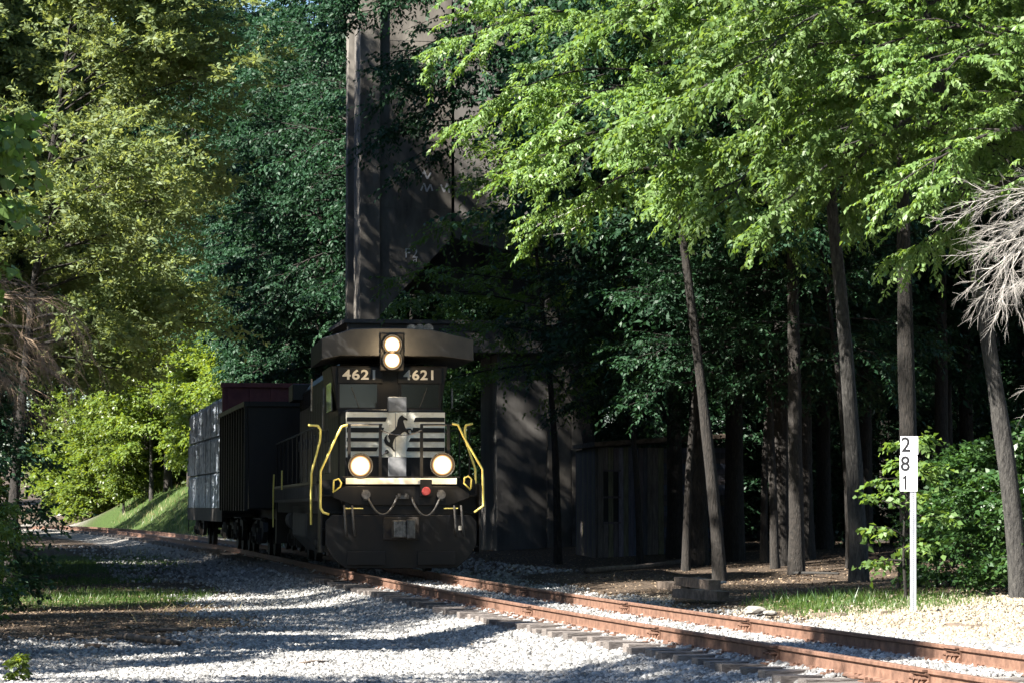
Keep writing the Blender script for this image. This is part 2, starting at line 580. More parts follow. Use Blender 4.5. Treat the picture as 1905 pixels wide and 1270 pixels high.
while y < 160:
    c = rail_pt(y, rnd.uniform(-.06, .06))
    a = math.atan(-slope_at(y)) + rnd.uniform(-.025, .025)
    if y < 62:
        o = bpy.data.objects.new('sleeper', sl_mesh[rnd.randrange(4)])
        COL.objects.link(o)
        o.parent = track
        o.location = c + Vector((0, 0, rnd.uniform(-.012, .012)))
        o.rotation_euler = (0, rnd.uniform(-.008, .008), a)
        TIES.append(c.y)
        Mx = Matrix.Translation(c) @ Matrix.Rotation(a, 4, 'Z')
        for q in (-GAUGE2, GAUGE2):
            plate_mb.box(q - .15, q + .15, -.09, .09, -.164, -.149, Mx)
            for sx in (-.09, .09):
                plate_mb.box(q + sx - .012, q + sx + .012, -.06 - .012, -.06 + .012, -.16, -.125, Mx)
                plate_mb.box(q + sx - .012, q + sx + .012, .06 - .012, .06 + .012, -.16, -.125, Mx)
    else:
        far_mb.box(-1.32, 1.32, -.115, .115, -.34, -.158, Matrix.Translation(c) @ Matrix.Rotation(a, 4, 'Z'))
    y += 0.52 + rnd.uniform(-.03, .03)
o = far_mb.build('distant_sleepers', M['sleeper'], track); o['kind'] = 'stuff'
o = plate_mb.build('tie_plates', M['rust'], track); o['kind'] = 'stuff'


def joint_bar_mesh(side):
    mb = MB()
    s = side
    mb.prism([(s * .012, -.150), (s * .050, -.160), (s * .045, -.120), (s * .026, -.105), (s * .030, -.066), (s * .060, -.050), (s * .060, -.028), (s * .039, -.030), (s * .010, -.052)], -.17, .17, 'y')
    mb.box(s * .039 if s > 0 else -.085, .085 if s > 0 else s * .039, -.17, .17, -.022, -.004)
    mb.prism([(s * .05, -.160), (s * .11, -.168), (s * .11, -.178), (s * .05, -.176)], -.13, .13, 'y')
    for yy in (-.11, 0, .11):
        mb.cyl((s * .026, yy, -.092), (s, 0, 0), .022, .022, .05, 6)
        mb.cyl((s * .07, yy, -.092), (s, 0, 0), .012, .012, .03, 6)
    return mb


jb = joint_bar_mesh(-1).build('joint_bar', M['rust'], track, bevel=0)
JB = jb.data
JB.transform(Matrix.Diagonal((.9, 1, .86, 1)))
bpy.data.objects.remove(jb)
for q, ylist in ((-GAUGE2, (36.6, 30.3, 26.2, 22.4)), (GAUGE2, (51.5, 44.5, 37.6, 32.0, 25.6))):
    for y in ylist:
        o = bpy.data.objects.new('joint_bar', JB)
        COL.objects.link(o)
        o.parent = track
        o.location = rail_pt(y, q)
        o.rotation_euler = (0, 0, math.atan(-slope_at(y)))


def car_frame(y0, L):
    """front point on the line and heading of a vehicle whose front is at y0"""
    a = Vector((float(tx(y0)), y0, float(tz(y0))))
    y1 = y0 + L * 0.985
    b = Vector((float(tx(y1)), y1, float(tz(y1))))
    return a, math.atan2(-(b.x - a.x), b.y - a.y)


# ------------------------------------------------------------------ locomotive
def mesh_text(name, s, size, mat_, parent, loc, bold=0.0, sx=1.0, depth=0.006, rot=(PI / 2, 0, 0)):
    cu = bpy.data.curves.new(name, 'FONT')
    cu.body = s
    cu.size = size
    cu.align_x = 'CENTER'
    cu.align_y = 'CENTER'
    cu.extrude = depth
    cu.offset = bold
    cu.space_character = 1.12
    t = bpy.data.objects.new(name + '_src', cu)
    COL.objects.link(t)
    dg = bpy.context.evaluated_depsgraph_get()
    me = bpy.data.meshes.new_from_object(t.evaluated_get(dg))
    bpy.data.objects.remove(t)
    me.name = name
    me.materials.clear()
    me.materials.append(mat_)
    o = bpy.data.objects.new(name, me)
    COL.objects.link(o)
    o.parent = parent
    o.location = loc
    o.rotation_euler = rot
    o.scale = (sx, 1, 1)
    return o


def make_truck(name, parent, y0, nax, wheel_r=0.5, base=2.75, z=0.0):
    """a railway truck: side frames, then each wheelset as a sub-part"""
    mb = MB()
    L = base * (nax - 1)
    for s in (-1, 1):
        xf = s * 1.02
        a, b = min(xf, xf + s * .12), max(xf, xf + s * .12)
        poly = [(y0 - .75, .62), (y0 - .6, .86), (y0 + .4, .92), (y0 + L * .3, .72), (y0 + L * .7, .72), (y0 + L - .4, .92), (y0 + L + .6, .86), (y0 + L + .75, .62), (y0 + L + .3, .34), (y0 + L - .3, .34), (y0 + L - .55, .52), (y0 + L * .7, .42), (y0 + L * .3, .42), (y0 + .55, .52), (y0 + .3, .34), (y0 - .3, .34)]
        mb.prism(poly, a, b, 'x')
        for k in range(nax):
            mb.box(min(xf, xf + s * .22), max(xf, xf + s * .22), y0 + k * base - .17, y0 + k * base + .17, .32, .72)
            mb.cyl((xf + s * .22, y0 + k * base, .5), (s, 0, 0), .13, .11, .05, 12)
        for k in range(3):
            mb.tube([(xf + s * .16, y0 + L / 2 - .3 + .3 * k, .50), (xf + s * .16, y0 + L / 2 - .3 + .3 * k, .82)], .10, 10)
        mb.tube([(xf + s * .14, y0 - .5, .95), (xf + s * .14, y0 + L + .5, .95)], .025, 6)
    mb.box(-1.0, 1.0, y0 + L / 2 - .3, y0 + L / 2 + .3, .55, .95)
    t = mb.build(name, M['under'], parent)
    for k in range(nax):
        w = MB()
        yy = y0 + k * base
        for s in (-1, 1):
            w.cyl((s * .70, yy, wheel_r), (s, 0, 0), wheel_r, wheel_r, .10, 24)
            w.cyl((s * .66, yy, wheel_r), (s, 0, 0), wheel_r + .028, wheel_r + .028, .04, 24)
            w.cyl((s * .80, yy, wheel_r), (s, 0, 0), .12, .12, .03, 12)
        w.tube([(-.7, yy, wheel_r), (.7, yy, wheel_r)], .08, 8)
        w.build('wheelset', M['under'], t)
    return t


LOCO_Y = 53.5
lp, lrz = car_frame(LOCO_Y, 18.0)
lrz = R(7.6)
lp.x = float(at(747, 900, LOCO_Y).x)
loco = thing('diesel_locomotive', 'black diesel locomotive 4621 with three headlights lit coming along the rusty track', 'locomotive', lp, lrz)
S0 = F / LOCO_Y


def fx(px, py, y=0.0, cx=747.0):
    """front-plane drawing of the locomotive: photograph pixels to metres (x, z)"""
    s = F / (LOCO_Y + y)
    return ((px - cx) / s, CAM_H + (HORIZON - py) / s)


# frame and pilot
mb = MB()
mb.prism([(-1.04, .10), (1.04, .10), (1.28, .30), (1.42, .55), (1.42, .98), (1.30, 1.10), (-1.30, 1.10), (-1.42, .98), (-1.42, .55), (-1.28, .30)], 0.02, .14, 'y')
mb.build('pilot_plate', M['black'], loco, bevel=.012)
mb = MB()
mb.box(-1.02, -.30, -.05, .02, .16, .42)
mb.build('plow_rib', M['black'], loco, bevel=.01)
MB().box(.30, 1.02, -.05, .02, .16, .42).build('plow_rib', M['black'], loco, bevel=.01)
mb = MB()
mb.box(-1.06, 1.06, .06, .9, 1.10, 1.655)
mb.prism([(-1.06, 1.64), (1.06, 1.64), (1.28, 1.50), (1.28, 1.42), (.9, 1.28), (-.9, 1.28), (-1.28, 1.42), (-1.28, 1.50)], .0, .06, 'y')
mb.build('end_plate', M['black'], loco, bevel=.01)
x0, z0 = fx(643, 900); x1, z1 = fx(850, 888.5)
mb = MB(); mb.box(x0, x1, -.05, .02, z0, z1); mb.build('anticlimber_strip', M['white'], loco, bevel=.008)
mb = MB(); mb.box(-1.1, 1.1, -.04, 1.2, z1 + .003, z1 + .035); mb.build('front_platform', M['black'], loco)
for s in (-1, 1):
    for k, zt in enumerate((.52, .84, 1.16, 1.48)):
        a, b = sorted((s * 1.08, s * 1.479))
        mb = MB().prism([(.18 + .07 * k, zt - .03), (.53 + .07 * k, zt - .03), (.53 + .07 * k, zt + .285), (.50 + .07 * k, zt + .285), (.50 + .07 * k, zt), (.18 + .07 * k, zt)], a, b, 'x')
        mb.build('corner_step', M['black'], loco)
    a, b = sorted((s * 1.48, s * 1.51))
    MB().box(a, b, .1, .9, .40, 1.69).build('step_side', M['black'], loco)
# coupler
mb = MB()
mb.box(-.13, .13, -.25, .3, .74, .96)
mb.prism([(-.2, -.62), (-.05, -.70), (.06, -.62), (.02, -.48), (.16, -.44), (.2, -.3), (.13, -.2), (-.16, -.2), (-.22, -.4)], .68, 1.0, 'z')
cp = mb.build('coupler', M['steel'], loco, bevel=.02)
k = MB(); k.prism([(.04, -.66), (.20, -.60), (.22, -.45), (.12, -.40), (.09, -.5), (.03, -.53)], .66, 1.02, 'z'); k.build('knuckle', M['steel'], cp, bevel=.02)
mb = MB(); mb.box(-.34, .34, -.02, .08, .62, 1.06); mb.build('coupler_pocket', M['under'], loco, bevel=.02)
# hoses from the two MU brackets
def catenary(p, q, sag, n=12):
    return [Vector(p).lerp(Vector(q), t / n) + Vector((0, -.06 * math.sin(PI * t / n), -sag * 4 * (t / n) * (1 - t / n))) for t in range(n + 1)]
for (a, b, sag) in (((683, 923), (738, 924), .33), ((764, 924), (819, 922), .36)):
    ax, az = fx(*a); bx, bz = fx(*b)
    MB().tube(catenary((ax, -.10, az), (bx, -.10, bz), sag), .020, 8).build('jumper_cable', M['hose'], loco, smooth=True)
for px in (680, 820):
    x, z = fx(px, 920)
    m_ = MB(); m_.cyl((x, -.02, z), (0, -1, .1), .075, .085, .10, 14); m_.box(x - .05, x + .05, -.03, .06, z - .10, z + .10)
    m_.build('cable_receptacle', M['steel'], loco)
x, z = fx(748, 924)
mb = MB(); mb.box(x - .12, x + .12, -.12, .02, z - .03, z + .04); mb.cyl((x - .07, -.14, z), (0, 0, 1), .03, .03, .07, 8); mb.cyl((x + .07, -.14, z), (0, 0, 1), .03, .03, .07, 8)
mb.build('receptacle_bracket', M['steel'], loco)
# red marker
x, z = fx(792, 913)
mb = MB(); mb.box(x - .11, x + .11, -.10, .04, z - .10, z + .22)
mk = mb.build('marker_housing', M['black'], loco, bevel=.01)
MB().cyl((x, -.10, z), (0, -1, 0), .085, .07, .03, 18).build('marker_lens', M['redlens'], mk)
# small air hoses, cut levers
for px in (640, 655, 845, 858):
    x, z = fx(px, 945)
    MB().tube([(x, -.03, z + .05), (x, -.12, z - .05), (x + .02, -.14, z - .35), (x + .05, -.10, z - .52)], .022, 6).build('air_hose', M['hose'], loco, smooth=True)
for a, b in ((642, 675), (825, 852)):
    xa, z = fx(a, 945); xb, _ = fx(b, 945)
    MB().tube([(xa, -.06, z), (xb, -.06, z)], .014, 6).build('cut_lever', M['yellow'], loco)
x, z = fx(858, 981)
MB().box(x - .04, x + .04, -.06, .02, z - .04, z + .04).build('pin_plate', M['white'], loco)

# ditch lights
def lamp(parent, x, y, z, r, name='ditch_light'):
    mb = MB()
    n = 24
    prof = [(r * 1.10, 0.03), (r * 1.14, -.05), (r * 1.08, -.05), (r * .99, 0.0)]
    vs, fs = [], []
    for rr, yy in prof:
        for k in range(n):
            a = 2 * PI * k / n
            vs.append((x + rr * math.cos(a), y + yy, z + rr * math.sin(a)))
    for i in range(len(prof) - 1):
        for k in range(n):
            fs.append((i * n + k, i * n + (k + 1) % n, (i + 1) * n + (k + 1) % n, (i + 1) * n + k))
    mb.add(vs, fs)
    o = mb.build(name, M['black'], parent, smooth=True)
    vs, fs, rim = [(x, y - .03, z)], [], [0.0]
    for q in range(1, 7):
        for k in range(n):
            a = 2 * PI * k / n
            vs.append((x + r * q / 6 * math.cos(a), y - .03 * (1 - (q / 6) ** 2) + .002, z + r * q / 6 * math.sin(a)))
            rim.append(q / 6)
    fs = [(0, 1 + (k + 1) % n, 1 + k) for k in range(n)]
    tri = [(a_, b_, c_, c_) for a_, b_, c_ in fs]
    g = MB()
    g.add(vs, fs + [(1 + q * n + k, 1 + q * n + (k + 1) % n, 1 + (q + 1) * n + (k + 1) % n, 1 + (q + 1) * n + k) for q in range(5) for k in range(n)])
    lo = g.build('lens', M['lamp'], o, smooth=True)
    ra = lo.data.attributes.new('rim', 'FLOAT', 'POINT')
    ra.data.foreach_set('value', rim)
    pl_ = bpy.data.lights.new('lamp_light', 'POINT')
    pl_.energy = 6.5
    pl_.color = (1.0, .74, .42)
    pl_.shadow_soft_size = .05
    lo_ = bpy.data.objects.new('lamp_light', pl_)
    COL.objects.link(lo_)
    lo_.parent = o
    lo_.location = (x, y - .50, z)
    h = MB(); h.cyl((x, y + .02, z), (0, 1, 0), r * 1.1, r * .9, .12, 20); h.build('lamp_can', M['black'], o)
    return o
for px, py in ((670, 866), (823, 864)):
    x, z = fx(px, py)
    lamp(loco, x, -.02, z, .21)
    MB().box(x - .05, x + .05, .0, .06, z1, z - .1).build('lamp_bracket', M['black'], loco)

# nose, 1.1 m behind the front sill
NX = 0.0
nose_c = 746.0
NS = F / (LOCO_Y + 1.1)
def nf(px, py):
    return ((px - 738.0) / NS, CAM_H + (HORIZON - py) / NS)
xl, zt = nf(643, 766); xr, zb = nf(830, 850)
mb = MB(); mb.prism([(xl, 1.72), (xr, 1.72), (xr, zt - .0), (xr - .04, zt + .05), (xl + .04, zt + .05), (xl, zt)], 1.10, 2.62, 'y')
nose = mb.build('nose_hood', M['black'], loco, bevel=.03)
mb = MB(); mb.box(xl + .012, xr - .012, 1.088, 1.099, zb, zt - .004); mb.build('white_panel', M['white'], nose)
dx0, dz0 = nf(723, 902); dx1, dz1 = nf(757, 738)
mb = MB(); mb.box(dx0, dx1, 1.05, 1.098, 1.74, zb - .003); mb.build('nose_door', M['doorgrey'], loco, bevel=.012)
MB().box(dx0, dx1, 1.06, 1.30, zt + .006, dz1).build('nose_hatch', M['doorgrey'], loco, bevel=.012)
mb = MB(); mb.box(dx0, dx1, 1.066, 1.087, zb + .002, zt - .008); dpan = mb.build('nose_door_panel', M['white'], loco, bevel=.006)
MB().box(-.006 - .02, .006 - .02, 1.062, 1.0655, zb + .01, zt - .02).build('door_seam', M['doorgrey'], dpan)
# four dark stripes each side, slanted inner ends
for (ya, yb, lx, rx) in ((776, 784, 720.5, 773), (795, 804, 715, 769), (814, 821, 709, 764), (831.5, 839, 704, 759)):
    a0, za = nf(645.5, ya); a1, zb_ = nf(lx, yb)
    MB().prism([(a0, zb_), (a1 - .03, zb_), (a1 + .005, za), (a0, za)], 1.078, 1.0875, 'y').build('stripe', M['black'], nose)
    b0, _ = nf(rx, ya); b1, _ = nf(828, ya)
    MB().prism([(b0 - .03, zb_), (b1, zb_), (b1, za), (b0 + .005, za)], 1.078, 1.0875, 'y').build('stripe', M['black'], nose)
horse = [(742, 757), (750, 771), (770, 785), (795, 797), (803, 812), (795, 818), (770, 812), (757, 815), (755, 830), (765, 860), (775, 890), (786, 908), (800, 905), (830, 902), (846, 913), (850, 945), (840, 942), (835, 920), (806, 926), (812, 945), (826, 960), (806, 966), (790, 945), (772, 937), (745, 948), (733, 960), (715, 977), (690, 988), (668, 1001), (655, 1028), (644, 1060), (642, 1090), (650, 1120), (664, 1140), (652, 1147), (634, 1125), (620, 1107), (592, 1092), (570, 1076), (555, 1055), (547, 1030), (553, 1000), (573, 976), (590, 962), (578, 990), (580, 1020), (592, 1045), (608, 1052), (612, 1030), (598, 1005), (590, 985), (605, 955), (620, 945), (642, 930), (670, 905), (685, 875), (690, 840), (697, 805), (715, 777), (732, 766)]
hp = [nf(620 + zx * .1733, 640 + zy * .1733) for zx, zy in horse]
MB().prism(hp[::-1], 1.054, 1.0645, 'y').build('horse_emblem', M['black'], nose)
# nose handrail loop and latch
lx_, lz_ = nf(720, 840)
mb = MB(); mb.cyl((lx_, 1.03, lz_), (0, 1, 0), .04, .04, .03, 12); mb.tube([(lx_, 1.035, lz_), (lx_ - .12, 1.035, lz_ - .09), (lx_ - .55, 1.035, lz_ - .10)], .012, 6); mb.build('door_latch', M['black'], nose)

# cab: body narrower than the roof, in front of the long hood
CY = 2.62
cs = F / (LOCO_Y + CY)
def cf(px, py):
    return ((px - 736.0) / cs, CAM_H + (HORIZON - py) / cs)
ct = cf(0, 680)[1]
mb = MB()
bw = 1.06
mb.prism([(-bw + .06, 1.70), (bw - .06, 1.70), (bw - .06, 3.05), (bw + .10, ct), (-bw - .10, ct), (-bw + .06, 3.05)], CY, CY + 2.6, 'y')
cab = mb.build('cab', M['black'], loco, bevel=.02)
for s in (-1, 1):
    a, b = sorted((s * .24, s * .98))
    MB().box(a, b, CY - .012, CY + .01, 3.20, 3.66).build('windshield', M['glass'], cab)
    fr = MB()
    for (p0, p1, q0, q1) in ((a - .04, b + .04, 3.66, 3.70), (a - .04, b + .04, 3.16, 3.20), (a - .04, a, 3.20, 3.66), (b, b + .04, 3.20, 3.66)):
        fr.box(p0, p1, CY - .03, CY - .001, q0, q1)
    fr.build('window_frame', M['black'], cab)
    MB().tube([(s * .6, CY - .03, 3.2), (s * .75, CY - .035, 3.6)], .008, 5).build('wiper', M['hose'], cab)
    xx = s * (bw + .03)
    MB().box(min(xx, xx + s * .02), max(xx, xx + s * .02), CY + .5, CY + 1.9, 3.15, 3.75).build('side_window', M['glass'], cab)
    xm = s * (bw + .2)
    MB().box(min(xm, xm + s * .03), max(xm, xm + s * .03), CY + .25, CY + .4, 3.2, 3.6).build('mirror', M['steel'], cab)
    # numbers above the windshields
    nx_, nz_ = cf(681.5 if s < 0 else 792.5, 698)
    nb = MB().box(nx_ - .44, nx_ + .44, CY - .05, CY + .02, nz_ - .16, nz_ + .16).build('number_board', M['black'], loco, bevel=.01)
    mesh_text('number', '4621', .262, M['number'], nb, (nx_, CY - .056, nz_), bold=.007, sx=1.22 if s < 0 else 1.12, depth=.004)
# roof with deep visor
rl, rr_ = cf(588, 633)[0] + .20, cf(884, 633)[0] + .06
zA, zB, zC, zD = cf(0, 633)[1], cf(0, 613)[1], cf(0, 672)[1], cf(0, 664)[1]
mb = MB()
mb.prism([(rl, zC), (-1.0, zD), (1.0, zD), (rr_, zC), (rr_, zA), (.78, zB - .02), (.3, zB), (-.3, zB), (-.78, zB - .02), (rl, zA)], CY - .42, CY + 2.9, 'y')
roof = mb.build('cab_roof', M['roof_flare_grey'], loco, bevel=.015)
hx, hz = cf(737, 658)
mb = MB(); mb.box(hx - .24, hx + .24, CY - .47, CY - .421, hz - .36, hz + .38); hb = mb.build('headlight_housing', M['black'], loco, bevel=.03)
for dz in (-.15, .15):
    lamp(hb, hx, CY - .50, hz + dz, .17, 'headlight')
mb = MB()
for i in range(3):
    mb.cyl((.5 + .16 * i, CY + 1.0, zB + .05), (0, -1, 0), .04, .10, .35 + .1 * i, 12)
mb.box(.42, .92, CY + .95, CY + 1.1, zB - .03, zB + .06)
mb.build('horn', M['steel'], loco)

# long hood with doors
HZ = 4.25
mb = MB(); mb.prism([(-.92, 1.70), (.92, 1.70), (.92, HZ - .25), (.72, HZ), (-.72, HZ), (-.92, HZ - .25)], CY + 2.6, 16.9, 'y')
hood = mb.build('long_hood', M['black'], loco, bevel=.02)
for i in range(13):
    ya = 5.45 + i * .86
    for s in (-1, 1):
        a, b = sorted((s * .921, s * .945))
        d = MB().box(a, b, ya, ya + .80, 1.95, 3.55).build('hood_door', M['black'], hood, bevel=.008)
        MB().box(min(s * .946, s * .975), max(s * .946, s * .975), ya + .70, ya + .74, 2.6, 2.85).build('door_handle', M['steel'], d)
for s in (-1, 1):
    for j in range(8):
        a, b = sorted((s * .92, s * .955))
        MB().box(a, b, 12.2, 16.4, 3.58 + j * .05, 3.61 + j * .05).build('louvre', M['under'], hood)
for yy in (13.0, 14.4, 15.8):
    f = MB().cyl((0, yy, HZ), (0, 0, 1), .60, .60, .14, 24).build('radiator_fan', M['under'], loco)
MB().box(-.25, .25, 9.2, 10.0, HZ, HZ + .28).build('exhaust_stack', M['under'], loco, bevel=.02)
MB().box(-1.2, 1.2, 15.2, 16.9, HZ - .45, HZ - .05).build('radiator_wing', M['black'], loco, bevel=.02)
# walkway, sill
for s in (-1, 1):
    a, b = sorted((s * .94, s * 1.52))
    MB().box(a, b, 1.2, 17.9, 1.70, 1.745).build('walkway', M['black'], loco)
    a, b = sorted((s * 1.44, s * 1.50))
    MB().box(a, b, 1.3, 17.6, 1.36, 1.699).build('side_sill', M['tank'], loco)
    rib = MB()
    for i in range(56):
        a, b = sorted((s * 1.501, s * 1.53))
        rib.box(a, b, 2.0 + i * .27, 2.06 + i * .27, 1.42, 1.66)
    rib.build('sill_rib', M['tank'], loco)['kind'] = 'stuff'
    for i in range(10):
        MB().tube([(s * 1.47, 1.6 + i * 1.72, 1.745), (s * 1.47, 1.6 + i * 1.72, 2.80)], .016, 6).build('stanchion', M['black'], loco)
    MB().tube([(s * 1.47, 1.6, 2.80), (s * 1.47, 17.3, 2.80)], .019, 6).build('side_rail', M['steel'], loco)
    # rear corner handrails, yellow
    MB().tube([(s * 1.52, 17.55, 2.05), (s * 1.54, 17.5, 1.6), (s * 1.54, 17.5, .75)], .022, 6).build('rear_grab_rail', M['yellow'], loco)
    MB().tube([(s * 1.53, 13.6, 2.1), (s * 1.53, 13.62, 1.65)], .02, 6).build('grab_iron', M['yellow'], loco)
MB().box(-1.42, 1.42, .95, 17.9, 1.12, 1.695).build('underframe', M['under'], loco)
MB().box(-1.45, 1.45, 17.7, 18.0, .35, 1.70).build('rear_pilot', M['black'], loco)
# fuel tank
mb = MB(); mb.prism([(-1.10, .30), (1.10, .30), (1.42, .62), (1.42, 1.30), (-1.42, 1.30), (-1.42, .62)], 6.2, 11.0, 'y')
mb.build('fuel_tank', M['tank'], loco, bevel=.03)
MB().cyl((-1.28, 11.3, .95), (0, 1, 0), .22, .22, 1.4, 14).build('air_reservoir', M['tank'], loco)
make_truck('truck', loco, 2.35, 2)
make_truck('truck', loco, 12.65, 2)

# handrails at the front: dark stanchions, chains, yellow corner rails
for px in (650, 708, 785, 835):
    x, zt_ = fx(px, 788)
    MB().box(x - .028, x + .028, .06, .10, z1 + .03, zt_).build('front_stanchion', M['black'], loco)
for a, b, mname in ((648, 712, 'steel'), (783, 845, 'black')):
    xa, z = fx(a, 789); xb, _ = fx(b, 789)
    MB().tube([(xa, .08, z), (xb, .08, z)], .020, 6).build('front_rail', M[mname], loco)
xa, z = fx(709, 799); xb, _ = fx(785, 799)
MB().tube(catenary((xa, .05, z), (xb, .05, z), .10), .012, 6).build('chain', M['steel'], loco)
def yrail(pts, y, name='corner_handrail', r=.022):
    P = [Vector((fx(a, b, y)[0], y, fx(a, b, y)[1])) for a, b in pts]
    Q = [P[0]]
    for i in range(1, len(P) - 1):
        Q += [P[i].lerp(P[i - 1], .12), P[i], P[i].lerp(P[i + 1], .12)]
    Q.append(P[-1])
    MB().tube(Q, r, 8).build(name, M['yellow'], loco, smooth=True)
yrail([(647, 790), (636, 793), (626, 812), (597, 876), (597, 944), (602, 952), (613, 956)], .06)
yrail([(582, 791), (600, 792), (605, 800), (604, 820), (588, 880), (588, 975)], .95)
yrail([(842, 787), (853, 789), (864, 812), (899, 872), (901, 940), (884, 952)], .06)
yrail([(889, 787), (876, 790), (874, 800), (876, 820), (894, 872), (896, 968)], .95)
yrail([(620, 916), (621, 893), (630, 890), (635, 897), (633, 905), (622, 914)], .02, 'step_loop', .016)
yrail([(876, 910), (864, 898), (865, 888), (872, 885), (878, 890), (877, 908)], .02, 'step_loop', .016)
for px, py0, py1, y in ((603, 705, 765, 2.7), (621, 757, 800, 2.3), (624, 830, 878, 1.2)):
    x, za = fx(px, py0, y); _, zb2 = fx(px, py1, y)
    MB().tube([(x, y, za), (x, y, zb2)], .018, 6).build('grab_iron', M['steel'], loco)

# ------------------------------------------------------------------ hopper car and lumber car
HY = LOCO_Y + 18.7
hp0, hrz = car_frame(HY, 10.4)
hop = thing('hopper_car', 'plain black open hopper car coupled behind the locomotive', 'rail car', hp0, hrz)
mb = MB(); mb.prism([(-1.5, 1.2), (1.5, 1.2), (1.55, 3.82), (-1.55, 3.82)], .3, 10.2, 'y'); mb.build('body', M['black'], hop, bevel=.02)
for s in (-1, 1):
    for i in range(11):
        a, b = sorted((s * 1.52, s * 1.62))
        MB().box(a, b, .35 + i * .965, .45 + i * .965, 1.15, 3.80).build('side_post', M['black'], hop)
    a, b = sorted((s * 1.5, s * 1.64))
    MB().box(a, b, .25, 10.25, 3.80, 3.92).build('top_chord', M['black'], hop)
MB().box(-1.5, 1.5, .2, .32, 3.80, 3.92).build('top_chord', M['black'], hop)
MB().box(-.35, .35, -.4, 10.9, .75, 1.18).build('centre_sill', M['under'], hop)
make_truck('truck', hop, .9, 2, .42, 1.75)
make_truck('truck', hop, 7.9, 2, .42, 1.75)

LY = HY + 11.0
lp0, l_rz = car_frame(LY, 15.0)
lum = thing('lumber_flatcar', 'bulkhead flatcar with a maroon end wall loaded with wrapped lumber', 'rail car', lp0, l_rz)
MB().box(-1.4, 1.4, .1, 14.6, 1.05, 1.22).build('deck', M['under'], lum)
for s in (-1, 1):
    a, b = sorted((s * 1.38, s * 1.46))
    MB().box(a, b, .1, 14.6, .82, 1.20).build('side_sill', M['under'], lum)
    MB().box(min(s * 1.47, s * 1.5), max(s * 1.47, s * 1.5), 13.6, 13.64, .45, .82).build('stirrup', M['under'], lum)
mb = MB(); mb.box(-1.46, 1.46, .1, .32, 1.22, 4.78)
bk = mb.build('bulkhead', M['maroon'], lum, bevel=.02)
for k in range(5):
    MB().box(-1.3 + .62 * k, -1.18 + .62 * k, .02, .099, 1.25, 4.70).build('bulkhead_rib', M['maroon'], bk)
MB().box(-1.5, 1.5, -.0, .36, 4.74, 4.86).build('bulkhead_cap', M['maroon'], bk)
MB().box(-.1, .1, .32, 14.4, 1.22, 4.5).build('centre_beam', M['maroon'], lum)
MB().box(-.35, .35, -.4, 15.0, .7, 1.05).build('centre_sill', M['under'], lum)
make_truck('truck', lum, .75, 2, .42, 1.75)
make_truck('truck', lum, 12.0, 2, .42, 1.75)
Ml = Matrix.Translation(lp0) @ Matrix.Rotation(l_rz, 4, 'Z')


def bundle(y0, y1, z0, z1, seed):
    r = np.random.default_rng(seed)
    nY, nZ = 60, 12
    Y = np.linspace(y0, y1, nY); Z = np.linspace(z0, z1, nZ)
    a, b = np.meshgrid(Y, Z)
    cr = np.interp(np.arange(nY), np.arange(0, nY + 2, 2), r.normal(0, .035, nY // 2 + 1))
    x = -1.40 + cr[None, :] * (0.5 + 0.5 * np.linspace(1, .3, nZ)[:, None]) + r.normal(0, .012, a.shape)
    x[-1, :] += .05
    vs = np.stack([x, a, b], 2).reshape(-1, 3)
    f = [(i * nY + j, i * nY + j + 1, (i + 1) * nY + j + 1, (i + 1) * nY + j) for i in range(nZ - 1) for j in range(nY - 1)]
    mb = MB(); mb.add([tuple(v) for v in vs], [tuple(reversed(q)) for q in f])
    n0 = len(mb.v)
    # top, ends, inner face, sharing the rim
    top = [(nZ - 1) * nY + j for j in range(nY)]; bot = list(range(nY))
    ends = [[i * nY for i in range(nZ)], [i * nY + nY - 1 for i in range(nZ)]]
    bx = [(-.14, yy, zz_) for yy in (y0, y1) for zz_ in (z0, z1)]
    mb.v += bx
    mb.f += [tuple(top + [n0 + 3, n0 + 1]), tuple(bot[::-1] + [n0, n0 + 2]), tuple(ends[0][::-1] + [n0, n0 + 1][::1]), tuple(ends[1] + [n0 + 3, n0 + 2])]
    mb.f += [(n0, n0 + 2, n0 + 3, n0 + 1)]
    return mb


tiers = ((1.225, 2.28), (2.30, 3.36), (3.38, 4.48))
tn = ('bottom', 'middle', 'top')
cn = ('beside the maroon end wall', 'in the middle of the flatcar', 'at the far end of the flatcar')
for ti, (za, zb2) in enumerate(tiers):
    for ci in range(3):
        ya = .42 + ci * 4.72
        mb = bundle(ya, ya + 4.66, za, zb2 - .02 - .05 * ci * (ti == 2), 10 + ti * 3 + ci)
        mb.v = [tuple(Vector(v)) for v in mb.v]
        t = thing('lumber_bundle', f'pale wrapped lumber bundle in the {tn[ti]} tier {cn[ci]}', 'lumber bundle', lp0, l_rz, 'wrapped lumber bundles on the flatcar')
        mb.build('wrapping', M['wrap'], t)
        for yy in (ya + .8, ya + 3.6):
            MB().box(-1.505, -1.495, yy, yy + .05, za, zb2 - .02).build('strap', M['strap'], t)

